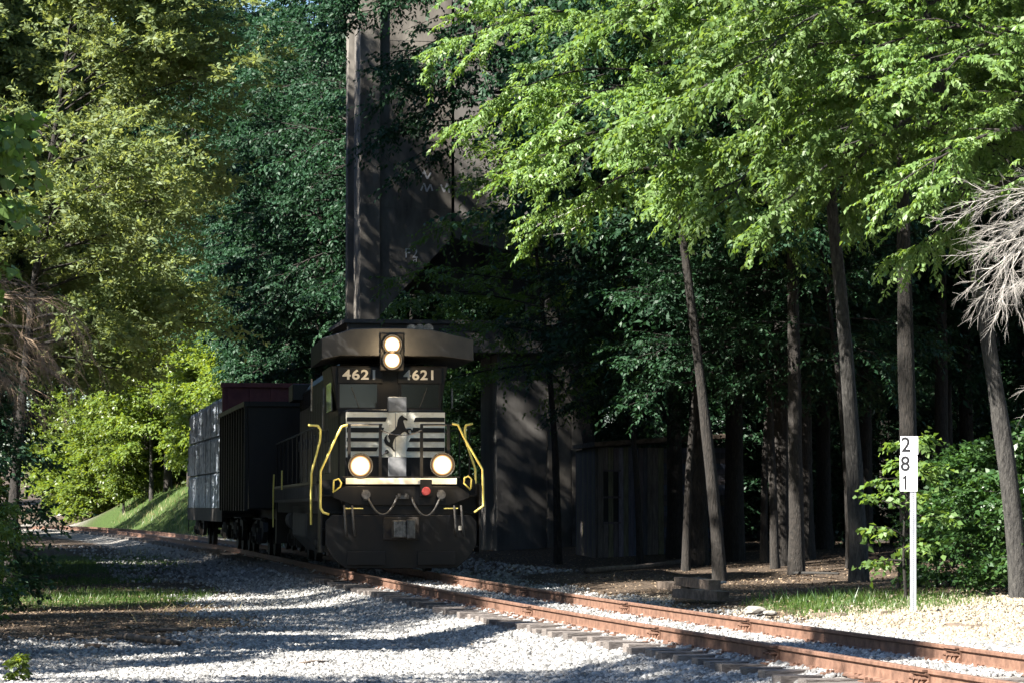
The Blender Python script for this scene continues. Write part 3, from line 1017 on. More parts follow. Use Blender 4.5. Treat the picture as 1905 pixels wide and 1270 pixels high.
# ------------------------------------------------------------------ coaling tower
TD = 87.0
tp = at(668, 900, TD)
TRZ = R(9.5)
ts = F / TD
tp.z = gz(tp.x + 2, TD) - .2
tower = thing('coaling_tower', 'tall abandoned grey concrete coaling tower behind the locomotive', 'tower', (tp.x, tp.y, 0), TRZ)
def tz_(py):
    return at(668, py, TD).z
zb_beam, zt_beam, TOP = tz_(655), tz_(602), 17.0
W = 6.6
cols = MB()
for (xa, xb, ya, yb) in ((0, .64, 0, .62), (0, .64, 3.55, 4.1), (W - .75, W, 0, .62), (W - .75, W, 3.55, 4.1)):
    c = MB().box(xa, xb, ya, yb, -.6, TOP).build('column', M['concrete'], tower, bevel=.03)
MB().box(.14, .5, 1.25, 2.95, zt_beam, TOP - .6).build('pilaster', M['concrete'], tower, bevel=.03)
MB().box(.34, .5, .621, 1.249, zt_beam, TOP).build('side_panel', M['concrete_dark'], tower)
MB().box(.34, .5, 2.951, 3.549, zt_beam, TOP).build('side_panel', M['concrete_dark'], tower)
# bin wall with the sloping hopper bottom, split by the open joint
x_s = (845 - 668) / ts
z_a, z_b = tz_(585), tz_(440)
xk = (842 - 668) / ts
bin_l = MB().prism([(.64, z_a), (xk, z_b), (x_s - .05, z_b), (x_s - .05, TOP), (.64, TOP)], .14, .45, 'y').build('bin_wall', M['concrete'], tower)
MB().prism([(x_s + .05, z_b), (W - .75, z_b - .6), (W - .75, TOP), (x_s + .05, TOP)], .14, .45, 'y').build('bin_wall', M['concrete_dark'], tower)
MB().box(.64, W - .75, .46, .6, z_b, TOP).build('bin_backing', M['hole'], tower)
MB().box(.64, W - .75, 3.3, 3.56, z_b - 1.5, TOP).build('rear_bin_wall', M['concrete_dark'], tower)
MB().prism([(.64, z_a), (.64, z_a + .2), (xk, z_b + .2), (xk, z_b)], .45, 3.3, 'y').build('hopper_floor', M['concrete_dark'], tower)
for i in range(3):                                     # pour joints
    zz_ = z_b + .9 + i * 2.6
    MB().box(.66, x_s - .07, .133, .1395, zz_, zz_ + .012).build('pour_line', M['concrete_dark'], tower)
MB().box(-.4, W + .5, -.18, .0 - .004, zb_beam, zt_beam).build('front_beam', M['concrete_dark'], tower, bevel=.03)
MB().box(-.4, W + .5, 4.104, 4.3, zb_beam, zt_beam).build('rear_beam', M['concrete_dark'], tower, bevel=.03)
MB().box(-.5, W + .6, -.3, 4.4, zt_beam + .003, zt_beam + .12).build('deck_slab', M['concrete_dark'], tower)
MB().box(4.3, W - .76, .2, 3.5, -.6, zb_beam - .002).build('pier_wall', M['concrete_dark'], tower)
MB().box(W + .003, W + .35, -.1, .5, -.6, TOP - 4).build('conduit_post', M['concrete'], tower)
# paint on the wall
def scribble(pts, w=.05, y=.134):
    mb = MB()
    P = [Vector(((a - 668) / ts, y, tz_(b))) for a, b in pts]
    for p, q in zip(P, P[1:]):
        d = (q - p)
        n = Vector((-d.z, 0, d.x)).normalized() * w / 2
        mb.add([p + n, q + n, q - n, p - n, p + n + Vector((0, .005, 0)), q + n + Vector((0, .005, 0)), q - n + Vector((0, .005, 0)), p - n + Vector((0, .005, 0))], [(0, 1, 2, 3), (7, 6, 5, 4), (0, 4, 5, 1), (2, 6, 7, 3), (1, 5, 6, 2), (0, 3, 7, 4)])
    return mb.build('graffiti', M['graf_white'], bin_l)
mesh_text('graffiti_letters', 'F2', .42, M['graf_white'], bin_l, ((766 - 668) / ts, .13, tz_(470)), depth=.004)
mesh_text('graffiti_letter', 'd', .26, M['graf_white'], bin_l, ((773 - 668) / ts, .13, tz_(483)), depth=.004)
scribble([(782, 330), (790, 315), (796, 330), (803, 318)])
scribble([(784, 352), (790, 338), (795, 354), (802, 340), (806, 352)])
scribble([(822, 340), (828, 354), (834, 338), (838, 355)])

# ------------------------------------------------------------------ shed
SD = 75.0
sp = at(1112, 1018, SD)
ss = F / SD
shed = thing('graffiti_shed', 'low dark plank shed with faded spray paint and two window slots', 'shed', (sp.x, sp.y, sp.z), R(8))
Hs = (1018 - 832) / ss
cols_ = [(.17, .15, .13), (.20, .17, .16), (.21, .20, .13), (.15, .13, .14), (.24, .22, .27), (.17, .17, .12), (.13, .13, .18), (.10, .12, .18), (.14, .12, .13), (.10, .10, .12)]
pm = [mat('shed_plank_%s' % w, tuple(v * .5 for v in c), tuple(v * 1.1 for v in c), .85, 6, (3, 3, .4), .5) for w, c in zip('abcdefghij', cols_)]
bx = 0.0
i = 0
while bx < 1.75:
    w = .13 + rnd.uniform(-.02, .03)
    zs = [(-.3, Hs)]
    if .16 < bx + w / 2 < .30 or .46 < bx + w / 2 < .62:
        zs = [(-.3, .62), (2.05, Hs)]
    for za, zb2 in zs:
        MB().box(bx + .004, bx + w - .004, rnd.uniform(-.015, .01), .05, za, zb2).build('plank', pm[i % 10], shed)
    bx += w
    i += 1
WS = bx
for k in range(22):
    za = -.3 + k * .14
    if za < Hs:
        MB().box(WS + .003, WS + 1.9, rnd.uniform(.02, .05), .09, za, za + .133).build('plank', pm[6 + k % 4], shed)
for k in range(16):
    MB().box(-.05, -.004, .06 + k * .2, .25 + k * .2, -.3, Hs - .02).build('plank', pm[k % 4], shed)
MB().box(.0, WS + 1.9, .092, 3.2, -.3, Hs - .1).build('dark_interior', M['hole'], shed)
rf = MB(); rf.prism([(-.12, Hs + .01), (WS + 2.1, Hs + .28), (WS + 2.1, Hs + .40), (-.12, Hs + .14)], -.22, 3.4, 'y')
rf.build('roof', M['log'], shed, bevel=.01)
for za in (.63, 1.3, 2.0):
    MB().box(.14, .62, -.012, .045, za, za + .05).build('window_sill', pm[3], shed)

def on_ground(px, py, z_guess=-.42):
    d = 40.0
    for _ in range(30):
        p = at(px, py, d)
        z = gz(p.x, d)
        # move to where the view ray meets the ground
        sl_ = (p.z - CAM_H) / d
        d = max(18, min(160, (z - CAM_H) / sl_ if sl_ < -1e-4 else 160))
    return at(px, py, d)


# ------------------------------------------------------------------ milepost sign
bp_ = on_ground(1699, 1140)
GD = bp_.y
gs = F / GD
sgn = thing('milepost_sign', 'milepost with three white plates reading 2 8 1 on a perforated metal post', 'sign', bp_, R(-2))
sgn.rotation_euler = (R(.0), R(.4), R(-2))
ph = (1140 - 815) / gs
mb = MB()
mb.prism([(-.030, 0), (-.030, .028), (-.040, .028), (-.040, -.005), (.040, -.005), (.040, .028), (.030, .028), (.030, 0)], -.35, ph, 'z')
mb.build('post', M['post'], sgn)
hl = MB()
for k in range(int(ph / .0254)):
    hl.cyl((0, -.0052, .03 + k * .0254), (0, -1, 0), .0055, .0055, .0012, 6)
hl.build('post_holes', M['hole'], sgn)['kind'] = 'stuff'
for ch, (pa, pb), xo in (('2', (812, 846), -.052), ('8', (847.5, 881), -.062), ('1', (881.8, 914), -.060)):
    zt2, zb2 = (1140 - pa) / gs, (1140 - pb) / gs
    mb = MB(); mb.box(xo - .117, xo + .117, -.016, -.009, zb2, zt2)
    pl = mb.build('number_plate', M['sign'], sgn)
    if ch == '1':
        c0, h0 = xo - .045, (zt2 + zb2) / 2
        MB().prism([(c0 - .013, h0 - .096), (c0 + .016, h0 - .096), (c0 + .016, h0 + .096), (c0 - .006, h0 + .096), (c0 - .016, h0 + .078), (c0 - .040, h0 + .066), (c0 - .040, h0 + .044), (c0 - .013, h0 + .054)], -.0175, -.0162, 'y').build('numeral', M['signblack'], pl)
        continue
    mesh_text('numeral', ch, .275, M['signblack'], pl, (xo - .045, -.0175, (zt2 + zb2) / 2), bold=.0035, sx=.95, depth=.001)

# ------------------------------------------------------------------ leaves and trees
def norm(a):
    return a / np.maximum(np.linalg.norm(a, axis=-1, keepdims=True), 1e-6)


def leaves(P, D, L, n, ll, lw, hang, rng, droop=.25, jitter=.35, spread=.85, six=False, flat=.7):
    """leaf blades set along twigs. P, D: twig starts and directions (T,3); L: twig lengths (T)"""
    T = len(P)
    u = (np.arange(n)[None, :] + rng.uniform(0, 1, (T, n))) / n
    pos = P[:, None, :] + D[:, None, :] * (L[:, None] * u)[..., None]
    pos[..., 2] -= droop * L[:, None] * u * u
    up = np.array([0, 0, 1.0])
    S = norm(np.cross(D, up))
    side = np.where((np.arange(n)[None, :] % 2) == 0, 1.0, -1.0)
    ld = D[:, None, :] * .55 + S[:, None, :] * side[..., None] * spread + rng.normal(0, jitter, (T, n, 3))
    ld[..., 2] -= hang
    ld = norm(ld)
    nn = norm(np.array([0, 0, flat])[None, None, :] + rng.normal(0, .45, (T, n, 3)))
    w = norm(np.cross(ld, nn))
    nn = np.cross(w, ld)
    k = rng.uniform(.65, 1.15, (T, n, 1))
    a, b = ll * k, lw * k * .5
    base = pos + ld * a * .12
    mid = base + ld * a * .45 + nn * b * .35
    tip = base + ld * a - nn * a * .10
    tint = np.clip(.6 * rng.uniform(0, 1, (T, 1)) + .4 * rng.uniform(0, 1, (T, n)), 0, 1)
    if six:
        m2 = base + ld * a * .72 + nn * b * .15
        V = np.stack([base, mid - w * b, m2 - w * b * .72, tip, m2 + w * b * .72, mid + w * b], 2)
    else:
        V = np.stack([base, mid - w * b, tip, mid + w * b], 2)
    kk = V.shape[2]
    V = V.reshape(-1, 3)
    Fc = np.arange(len(V)).reshape(-1, kk)
    return V, Fc, np.repeat(tint.ravel(), kk)


def grow(seed, H, r0, base, Rc, nl, lean=(0, 0), elev=(.35, .9), sub=7, tw=7, twL=.7, droop=.22, prof=None, dirs=None, wig=.12, limb_r=.32, trunk_top=1.0, spray=1.0):
    """a trunk, limbs and twigs; returns the wood and the twig arrays"""
    r = random.Random(seed)
    wood = MB()
    tp_ = []
    n = 22
    wx, wy = r.uniform(0, 6), r.uniform(0, 6)
    for i in range(n + 1):
        t = i / n
        tp_.append(Vector((lean[0] * t ** 1.3 + wig * math.sin(wx + 4 * t) * t, lean[1] * t ** 1.3 + wig * math.sin(wy + 5 * t) * t, H * t * trunk_top)))
    wood.tube([tp_[0] - Vector((0, 0, .4))] + tp_, [r0 * 1.5] + [r0 * (1.18 if i == 0 else 1 - .88 * i / n) for i in range(n + 1)], 11, False, .10)
    def trunk_at(h):
        t = min(max(h / (H * trunk_top), 0), 1) * n
        i = min(int(t), n - 1)
        return tp_[i].lerp(tp_[i + 1], t - i)
    P, D, Ls = [], [], []
    prof = prof or (lambda t: (0.45 + 1.6 * t) * (1 - t) ** .75 + .12 if t < .35 else (1 - t) ** .62 * 1.12 + .1)
    for i in range(nl):
        t = (i + r.random()) / nl
        h = base + (H * .97 - base) * t
        an = i * 2.39996 + r.uniform(-.4, .4)
        if dirs and r.random() < dirs[1]:
            an = dirs[0] + r.uniform(-.9, .9)
        e = elev[0] + (elev[1] - elev[0]) * t + r.uniform(-.15, .15)
        ln = Rc * prof(t) * r.uniform(.75, 1.15)
        d = Vector((math.cos(an) * math.cos(e), math.sin(an) * math.cos(e), math.sin(e)))
        p = trunk_at(h)
        path = [p]
        m = 7
        for k in range(m):
            p = p + d * (ln / m)
            d = (d + Vector((r.uniform(-.12, .12), r.uniform(-.12, .12), r.uniform(-.08, .08) - droop * .45))).normalized()
            path.append(p)
        lr = max(min(.018, r0 * .6), r0 * limb_r * (1 - .6 * t))
        wood.tube(path, [lr * (1 - .85 * k / m) for k in range(m + 1)], 5, False)
        for j in range(sub):
            u = .18 + .82 * (j + r.random()) / sub
            q = u * m
            k = min(int(q), m - 1)
            s0 = path[k].lerp(path[k + 1], q - k)
            ldir = (path[k + 1] - path[k]).normalized()
            sgn_ = 1 if j % 2 else -1
            aa = sgn_ * r.uniform(.5, 1.15) * (1.0 if u < .93 else .3)
            sd = Vector((ldir.x * math.cos(aa) - ldir.y * math.sin(aa), ldir.x * math.sin(aa) + ldir.y * math.cos(aa), ldir.z * .6 + r.uniform(-.25, .3))).normalized()
            sl_ = ln * (.50 * (1 - u) + .20) * r.uniform(.8, 1.2)
            e1 = s0 + sd * sl_ * .55
            e2 = e1 + (sd + Vector((0, 0, -droop))).normalized() * sl_ * .45
            wood.tube([s0, e1, e2], [lr * .35, lr * .22, lr * .08], 3, False)
            for _ in range(tw):
                v = r.uniform(.05, 1.0)
                b0 = s0.lerp(e1, v / .55) if v < .55 else e1.lerp(e2, (v - .55) / .45)
                td = (sd * .75 + Vector((r.gauss(0, .55) * spray, r.gauss(0, .55) * spray, r.gauss(-.05, .32) * spray))).normalized()
                P.append(b0); D.append(td); Ls.append(twL * r.uniform(.6, 1.25))
    return wood, np.array([tuple(p) for p in P]), np.array([tuple(p) for p in D]), np.array(Ls)


class Proto:
    def __init__(self, seed, leaf_m, bark, n=16, ll=.11, lw=.055, hang=.35, six=False, leaf_droop=.25, flat=.7, jitter=.35, **kw):
        rng = np.random.default_rng(seed)
        wood, P, D, Ls = grow(seed, **kw)
        V, Fc, tint = leaves(P, D, Ls, n, ll, lw, hang, rng, droop=leaf_droop, six=six, flat=flat, jitter=jitter)
        self.crown = np_mesh('crown', V, Fc, leaf_m, {'tint': tint})
        w = wood.build('trunk', bark, None, smooth=True)
        self.trunk = w.data
        bpy.data.objects.remove(w)
        self.used = 0


VARIANT = {}


def plant(proto, x, y, label, cat='tree', name='broadleaf_tree', group=None, rz=None, s=1.0, sz=None, z=None, leaf=None, tilt=(0, 0)):
    loc = (x, y, gz(x, y) if z is None else z)
    t = thing(name, label, cat, loc, rnd.uniform(0, 6.28) if rz is None else rz, group)
    t.rotation_euler[0], t.rotation_euler[1] = tilt
    t.scale = (s, s, sz or s)
    for nm, me in (('trunk', proto.trunk), ('crown', proto.crown)):
        o = bpy.data.objects.new(nm, me)
        COL.objects.link(o)
        o.parent = t
        if nm == 'crown' and leaf is not None:
            o.material_slots[0].link = 'OBJECT'
            o.material_slots[0].material = leaf
    return t


LOD = 1.0
P_CANOPY_A = Proto(11, L_LIGHT, M['bark'], n=26, ll=.115, lw=.054, hang=.75, flat=.35, H=15, r0=.17, base=7.3, Rc=4.7, nl=30, elev=(.05, .9), sub=9, tw=11, twL=.60, droop=.34, spray=.62)
P_CANOPY_B = Proto(12, L_LIGHT, M['bark_grey'], n=25, ll=.118, lw=.060, hang=.7, flat=.35, H=13.6, r0=.15, base=6.9, Rc=4.5, nl=28, lean=(-2.2, .3), elev=(.0, .9), sub=9, tw=11, twL=.58, droop=.34, dirs=(PI, .35), spray=.62)
P_CANOPY_C = Proto(24, L_LIGHT, M['bark'], n=26, ll=.115, lw=.054, hang=.75, flat=.35, H=15.5, r0=.125, base=7.8, Rc=4.8, nl=34, lean=(-2.0, .3), elev=(.05, .9), sub=9, tw=11, twL=.60, droop=.34, spray=.62)
P_OVERHANG = Proto(25, L_DARK, M['bark'], n=16, ll=.17, lw=.085, hang=.6, H=24, r0=.2, base=12.2, Rc=5.4, nl=60, lean=(-6.2, 0), elev=(-.15, .9), sub=8, tw=7, twL=.9, droop=.32)
P_LAYER = Proto(13, L_MID, M['bark'], n=16, ll=.12, lw=.055, hang=.45, H=8.6, r0=.09, base=3.7, Rc=3.3, nl=22, lean=(-.6, .2), elev=(.0, .6), sub=7, tw=6, twL=.65, droop=.16, flat=1.2)
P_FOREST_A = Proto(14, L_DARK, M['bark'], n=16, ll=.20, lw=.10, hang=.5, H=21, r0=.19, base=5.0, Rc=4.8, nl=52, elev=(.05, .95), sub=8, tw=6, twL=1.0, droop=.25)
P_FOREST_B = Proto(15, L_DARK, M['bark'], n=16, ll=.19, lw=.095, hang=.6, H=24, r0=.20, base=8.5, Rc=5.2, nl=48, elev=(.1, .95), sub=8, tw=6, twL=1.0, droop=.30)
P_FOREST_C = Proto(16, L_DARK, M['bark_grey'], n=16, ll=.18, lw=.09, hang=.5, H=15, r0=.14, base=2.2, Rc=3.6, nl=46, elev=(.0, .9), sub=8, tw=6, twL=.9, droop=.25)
P_FAR = Proto(17, L_FAR, M['bark'], n=12, ll=.24, lw=.14, hang=.4, H=9.5, r0=.10, base=1.4, Rc=2.7, nl=34, elev=(.1, .9), sub=7, tw=6, twL=.8, droop=.22)
P_FARB = Proto(18, L_FAR, M['bark_grey'], n=12, ll=.22, lw=.13, hang=.4, H=12.5, r0=.13, base=3.0, Rc=3.0, nl=34, elev=(.1, .95), sub=7, tw=6, twL=.85, droop=.25)
P_FARBUSH = Proto(27, L_FAR, M['bark'], n=11, ll=.24, lw=.15, hang=.35, H=3.6, r0=.05, base=.2, Rc=2.2, nl=28, elev=(.1, 1.0), sub=6, tw=5, twL=.7, droop=.2, limb_r=.5)
P_CEDAR = Proto(19, L_CEDAR, M['bark'], n=24, ll=.13, lw=.055, hang=.05, flat=.12, H=12.8, r0=.11, base=4.3, Rc=3.7, nl=60, lean=(1.2, 0), dirs=(-.15, .6), elev=(.15, .95), sub=9, tw=8, twL=.6, droop=.10, leaf_droop=.05, jitter=.5, prof=lambda t: math.sin(PI * (.27 + .70 * t)) ** .9)
P_SHRUB = Proto(20, L_MID, M['bark'], n=12, ll=.11, lw=.065, hang=.3, H=2.1, r0=.03, base=.15, Rc=1.25, nl=26, elev=(.25, 1.1), sub=5, tw=5, twL=.40, droop=.2, limb_r=.5)
P_SAPLING = Proto(21, L_LIGHT, M['bark'], n=7, ll=.125, lw=.085, hang=.45, H=2.5, r0=.028, base=.5, Rc=.75, nl=13, elev=(.2, .8), sub=3, tw=3, twL=.32, droop=.2, limb_r=.4)
P_BIGLEAF = Proto(22, L_LIGHT, M['bark'], n=11, ll=.17, lw=.13, hang=.55, six=True, flat=.3, H=7.2, r0=.06, base=4.4, Rc=1.6, nl=30, elev=(.1, .85), sub=5, tw=5, twL=.5, droop=.25)
P_SEEDLING = Proto(28, L_FAR, M['bark'], n=5, ll=.062, lw=.045, hang=.3, flat=.3, H=.24, r0=.006, base=.03, Rc=.12, nl=12, elev=(.2, 1.0), sub=2, tw=2, twL=.06, droop=.1, limb_r=.5, wig=.01)
P_UNDER = Proto(23, L_DARK, M['bark'], n=12, ll=.15, lw=.08, hang=.4, H=5.0, r0=.06, base=.4, Rc=2.2, nl=28, elev=(.05, .9), sub=6, tw=5, twL=.7, droop=.2)

# the lit canopy on the right, its trunks under it
def px_x(px, d):
    return (px - 952.5) / F * d


plant(P_CANOPY_C, px_x(1338, 55), 55, 'tall thin leaning tree with bright drooping foliage behind the plank shed', rz=0)
plant(P_CANOPY_B, px_x(1895, 42), 42, 'grey leaning tree with bright crown behind the dead grey branch', rz=R(4), s=1.0)
plant(P_CANOPY_B, px_x(1610, 50), 51, 'straight dark trunk tree with low bright branches left of the milepost', rz=R(60), s=1.12)
plant(P_CANOPY_A, px_x(1690, 47), 47, 'thick dark trunk with bright crown standing behind the milepost', rz=R(310), s=1.0)
plant(P_CANOPY_A, px_x(1985, 40), 40, 'bright tree at the top of the gravel bank by the right edge', rz=R(140), s=.95, z=-1.2)
plant(P_CANOPY_A, px_x(2060, 47), 47, 'bright tree at the forest edge beyond the leaning grey tree', rz=R(20), s=1.0)
plant(P_FOREST_B, px_x(1480, 57), 57, 'tall dark-stemmed tree between the shed and the milepost', rz=R(130), s=.8)
plant(P_OVERHANG, px_x(1125, 80), 80.5, 'tall dark tree behind the shed leaning its crown over the tower top', rz=0)
plant(P_FOREST_B, px_x(1230, 84), 84, 'tall dark tree behind the plank shed next to the leaning dark one', rz=2.0)
# layered understory left of and over the shed
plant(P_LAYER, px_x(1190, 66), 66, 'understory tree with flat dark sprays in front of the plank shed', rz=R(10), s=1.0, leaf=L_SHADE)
plant(P_LAYER, px_x(1040, 70), 72, 'understory tree with flat sprays coloured bright as if lit across the coaling tower wall', rz=R(60), s=1.25, leaf=L_LIGHT)  # brighter leaf colour stands in for sunlight on these shaded sprays
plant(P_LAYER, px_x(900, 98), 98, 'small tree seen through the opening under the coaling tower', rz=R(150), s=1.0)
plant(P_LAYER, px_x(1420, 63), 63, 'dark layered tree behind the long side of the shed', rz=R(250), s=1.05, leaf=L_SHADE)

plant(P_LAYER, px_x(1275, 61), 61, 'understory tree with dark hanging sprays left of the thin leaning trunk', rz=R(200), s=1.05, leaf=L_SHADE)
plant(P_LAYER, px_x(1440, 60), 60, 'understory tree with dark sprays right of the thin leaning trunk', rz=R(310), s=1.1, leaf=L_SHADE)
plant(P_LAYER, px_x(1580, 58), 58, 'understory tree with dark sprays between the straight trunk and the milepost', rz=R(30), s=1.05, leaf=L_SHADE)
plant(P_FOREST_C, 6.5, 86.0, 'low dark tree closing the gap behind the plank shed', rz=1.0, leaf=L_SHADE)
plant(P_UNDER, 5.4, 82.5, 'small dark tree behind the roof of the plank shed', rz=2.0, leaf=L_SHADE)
# left side: cedar, big-leaf tree, shrubs
plant(P_CEDAR, px_x(20, 51), 51, 'olive green cedar with feathery branches beside the track', name='cedar_tree', rz=0, s=1.0)
plant(P_CEDAR, px_x(-70, 56), 57.5, 'third olive cedar half hidden at the left edge of the cedars', name='cedar_tree', rz=R(-60), s=1.0)
plant(P_CEDAR, px_x(-40, 62), 63, 'second olive cedar standing farther back behind the feathery one', name='cedar_tree', rz=R(200), s=.95)
plant(P_BIGLEAF, px_x(-255, 31), 31, 'broad-leaved tree with large bright leaves at the left edge', rz=R(100), s=1.0)
plant(P_SHRUB, px_x(-90, 42), 42, 'leafy shrub with pale leaves below the bare brown twigs', 'shrub', 'leafy_shrub', s=.95, leaf=L_LIGHT)
plant(P_SHRUB, px_x(-120, 33), 33, 'low leafy shrub at the gravel edge under the big-leaved tree', 'shrub', 'leafy_shrub', s=.7)
plant(P_SEEDLING, px_x(38, 27.4), 27.4, 'small bright seedling growing out of the grey gravel', 'plant', 'seedling')
plant(P_UNDER, px_x(-70, 47), 47, 'dark leafy young tree under the cedar at the edge of the grass', rz=1.2, s=.8)
plant(P_FOREST_C, -9.9, 31.8, 'young tree beyond the left edge shading the dirt verge', rz=2.2, s=.52)
plant(P_FOREST_C, -10.3, 40.6, 'low young tree past the left edge across from the train front', rz=.9, s=.52)
plant(P_FOREST_C, -9.7, 27.3, 'second young tree beyond the left edge nearer the viewer', rz=.4, s=.47)
plant(P_FOREST_C, -10.2, 29.6, 'third young tree beyond the left edge between the other two', rz=1.4, s=.44)
plant(P_FOREST_C, -10.0, 34.4, 'fourth young tree beyond the left edge, farthest from the viewer', rz=2.4, s=.50)
# right bushes
for px, d, s, lab, lf in ((1800, 46, .95, 'green bush behind the milepost with a lit left side', None), (1880, 44, 1.0, 'dense green bush at the foot of the leaning grey tree', None), (1740, 47, .62, 'low bush close behind the milepost', None), (1955, 43, 1.05, 'bush at the top of the gravel bank', None)):
    plant(P_SHRUB, px_x(px, d), d, lab, 'shrub', 'leafy_bush', s=s, leaf=lf)
plant(P_SAPLING, px_x(1683, 43), 43, 'slender sapling with pale heart-shaped leaves behind the milepost', 'tree', 'sapling', s=1.0)

# woods: every tree is named by its place in the row, counted from a landmark
wood_r = random.Random(5)
ORD = 'first second third fourth fifth sixth seventh eighth ninth tenth eleventh twelfth thirteenth fourteenth fifteenth sixteenth seventeenth eighteenth nineteenth twentieth'.split() + ['twenty-' + w for w in 'first second third fourth fifth sixth seventh eighth ninth'.split()] + ['thirtieth']


def wood(n, xr, yr, protos, lab, group, keep=None, leaf=None, s=(.85, 1.15), gap=2.1, name='broadleaf_tree', minq=4.6):
    k = tries = 0
    pts = []
    while k < n and tries < 6000:
        tries += 1
        x, y = wood_r.uniform(*xr), wood_r.uniform(*yr)
        q = float(lateral(x, y))
        if abs(q) < minq or (keep and not keep(x, y, q)):
            continue
        if any((x - a) ** 2 + (y - b) ** 2 < gap * gap for a, b in pts):
            continue
        pts.append((x, y))
        k += 1
    pts.sort(key=lambda p: p[0] / p[1])
    for i, (x, y) in enumerate(pts):
        plant(protos[i % len(protos)], x, y, lab.replace('#', ORD[i]), 'bush' if 'bush' in name else 'tree', group=group, s=wood_r.uniform(*s), leaf=leaf, name=name)


right_ok = lambda x, y, q: q > 5 and not (-6.5 < x < 4.5 and 72 < y < 93) and not (1.5 < x < 8 and 72 < y < 80)
wood(18, (4, 16), (60, 76), [P_FOREST_B, P_FOREST_A, P_FOREST_B], '# tall dark trunk counted rightward from the plank shed in the near wood', 'shaded wood behind the shed', right_ok)
wood(20, (3, 22), (78, 100), [P_FOREST_A, P_FOREST_B], '# tall tree rightward from the shed in the dim wood farther back', 'dim wood beyond the shed', right_ok)
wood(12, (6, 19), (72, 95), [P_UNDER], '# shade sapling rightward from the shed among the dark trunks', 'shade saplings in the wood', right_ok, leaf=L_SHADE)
wood(20, (-9, 6), (96, 120), [P_FOREST_A, P_FOREST_B, P_FOREST_C], '# dark tree rightward from the lumber car behind the coaling tower', 'dark wood behind the tower', lambda x, y, q: q > 4.2)
wood(12, (-9, 6), (100, 116), [P_UNDER], '# bushy undergrowth tree rightward from the lumber car below the tall wood', 'undergrowth behind the train', lambda x, y, q: q > 5)
wood(14, (-19, -7), (124, 160), [P_FOREST_B, P_FOREST_A], '# tall dark tree rightward from the clearing, overhanging the lumber car', 'tall dark trees over the lumber car', lambda x, y, q: q > 5.5 and x > -.125 * y, gap=2.6)
wood(12, (-12, 22), (125, 165), [P_FOREST_A, P_FOREST_B], '# tall tree rightward in the deep wood far behind the tower', 'deep wood far behind the tower', lambda x, y, q: q > 8.0, gap=3)
wood(14, (-36, -17), (160, 200), [P_FOREST_B], '# very tall tree rightward above the sunlit clearing', 'tall trees above the clearing', lambda x, y, q: q > 5.5 or q < -14, s=(1.2, 1.45), gap=2.6)
# left wood that shades the train
wood(15, (-24, -11), (56, 80), [P_FOREST_A, P_FOREST_B], '# tall tree inward from the left edge in the wood beside the train', 'wood along the left side of the line', lambda x, y, q: x < -.185 * y)
wood(12, (-34, -19), (80, 108), [P_FOREST_A, P_FOREST_B], '# tall tree inward from the left edge in the farther wood beside the line', 'farther wood on the left of the line', lambda x, y, q: x < -.19 * y)
wood(12, (-20, -9), (57, 80), [P_UNDER], '# dark undergrowth tree inward from the left edge below the cedars', 'undergrowth below the cedars', lambda x, y, q: x < -.19 * y)
# off to the left of the camera, casting the bands of shade on the gravel
for k, (x, y, sc_) in enumerate(((-9.8, 19.6, 1.0), (-12.5, 16.0, .95), (-11.2, 37.6, .97), (-14.8, 34.6, .9), (-11.4, 45.2, .42), (-15.4, 54.6, 1.0), (-15.5, 76.5, 1.15), (-16.4, 81.0, 1.15), (-14.6, 71.0, 1.1), (-17.6, 85.5, 1.2), (-13.4, 66.0, 1.0), (-13.6, 56.0, 1.08), (-16.8, 52.0, 1.1), (-11.8, 60.5, 1.0), (-20.5, 50.0, 1.1))):
    plant(P_FOREST_C if k < 2 else P_FOREST_B, x, y, f'{ORD[k]} tree, nearest first, of the row past the left edge along the line', rz=1.0 + k, s=sc_, group='trees beyond the left edge')
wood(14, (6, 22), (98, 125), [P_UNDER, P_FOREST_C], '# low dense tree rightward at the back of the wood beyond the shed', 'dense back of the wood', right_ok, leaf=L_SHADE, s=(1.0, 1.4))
wood(10, (-30, -20), (92, 126), [P_FOREST_B, P_FOREST_A], '# tall tree rightward past the left edge opposite the lumber car', 'wood opposite the lumber car', lambda x, y, q: x < -.192 * y)
wood(7, (-38, -27), (126, 160), [P_FOREST_B, P_FOREST_A], '# tall tree rightward past the left edge where the line curves away', 'wood at the curve of the line', lambda x, y, q: x < -.192 * y)
# the wood goes on behind the camera
wood(26, (-22, 34), (-42, -10), [P_FOREST_A, P_FOREST_B], '# tall tree rightward of the wood behind the viewer', 'wood behind the viewer', lambda x, y, q: True, minq=3.5, gap=3)
wood(14, (16, 34), (-8, 52), [P_FOREST_A, P_FOREST_C], '# tall tree rightward of the wood past the right edge', 'wood past the right edge', lambda x, y, q: x > .18 * y + 6, gap=3)
# lit trees far beyond the crest
wood(28, (-46, -17), (170, 215), [P_FAR, P_FARB], '# sunlit yellow-green tree rightward beyond the crest of the line', 'sunlit trees beyond the crest', lambda x, y, q: q > 4.6 or q < -6)
wood(12, (-26, -14), (140, 168), [P_FAR], '# sunlit young tree rightward on the grass bank', 'sunlit young trees on the bank', lambda x, y, q: q > 6.5)
wood(26, (-36, -15), (142, 200), [P_FARBUSH], '# sunlit bush rightward on the slope beyond the crest', 'sunlit bushes beyond the crest', lambda x, y, q: (q > 4.2 if y > 168 else q > 9) or q < -6, s=(.8, 1.3), gap=1.6, name='leafy_bush')
wood(22, (-62, 6), (222, 262), [P_FOREST_A, P_FOREST_B], '# tall tree rightward closing the far end of the clearing', 'far trees at the end of the clearing', s=(1.1, 1.4), gap=3)

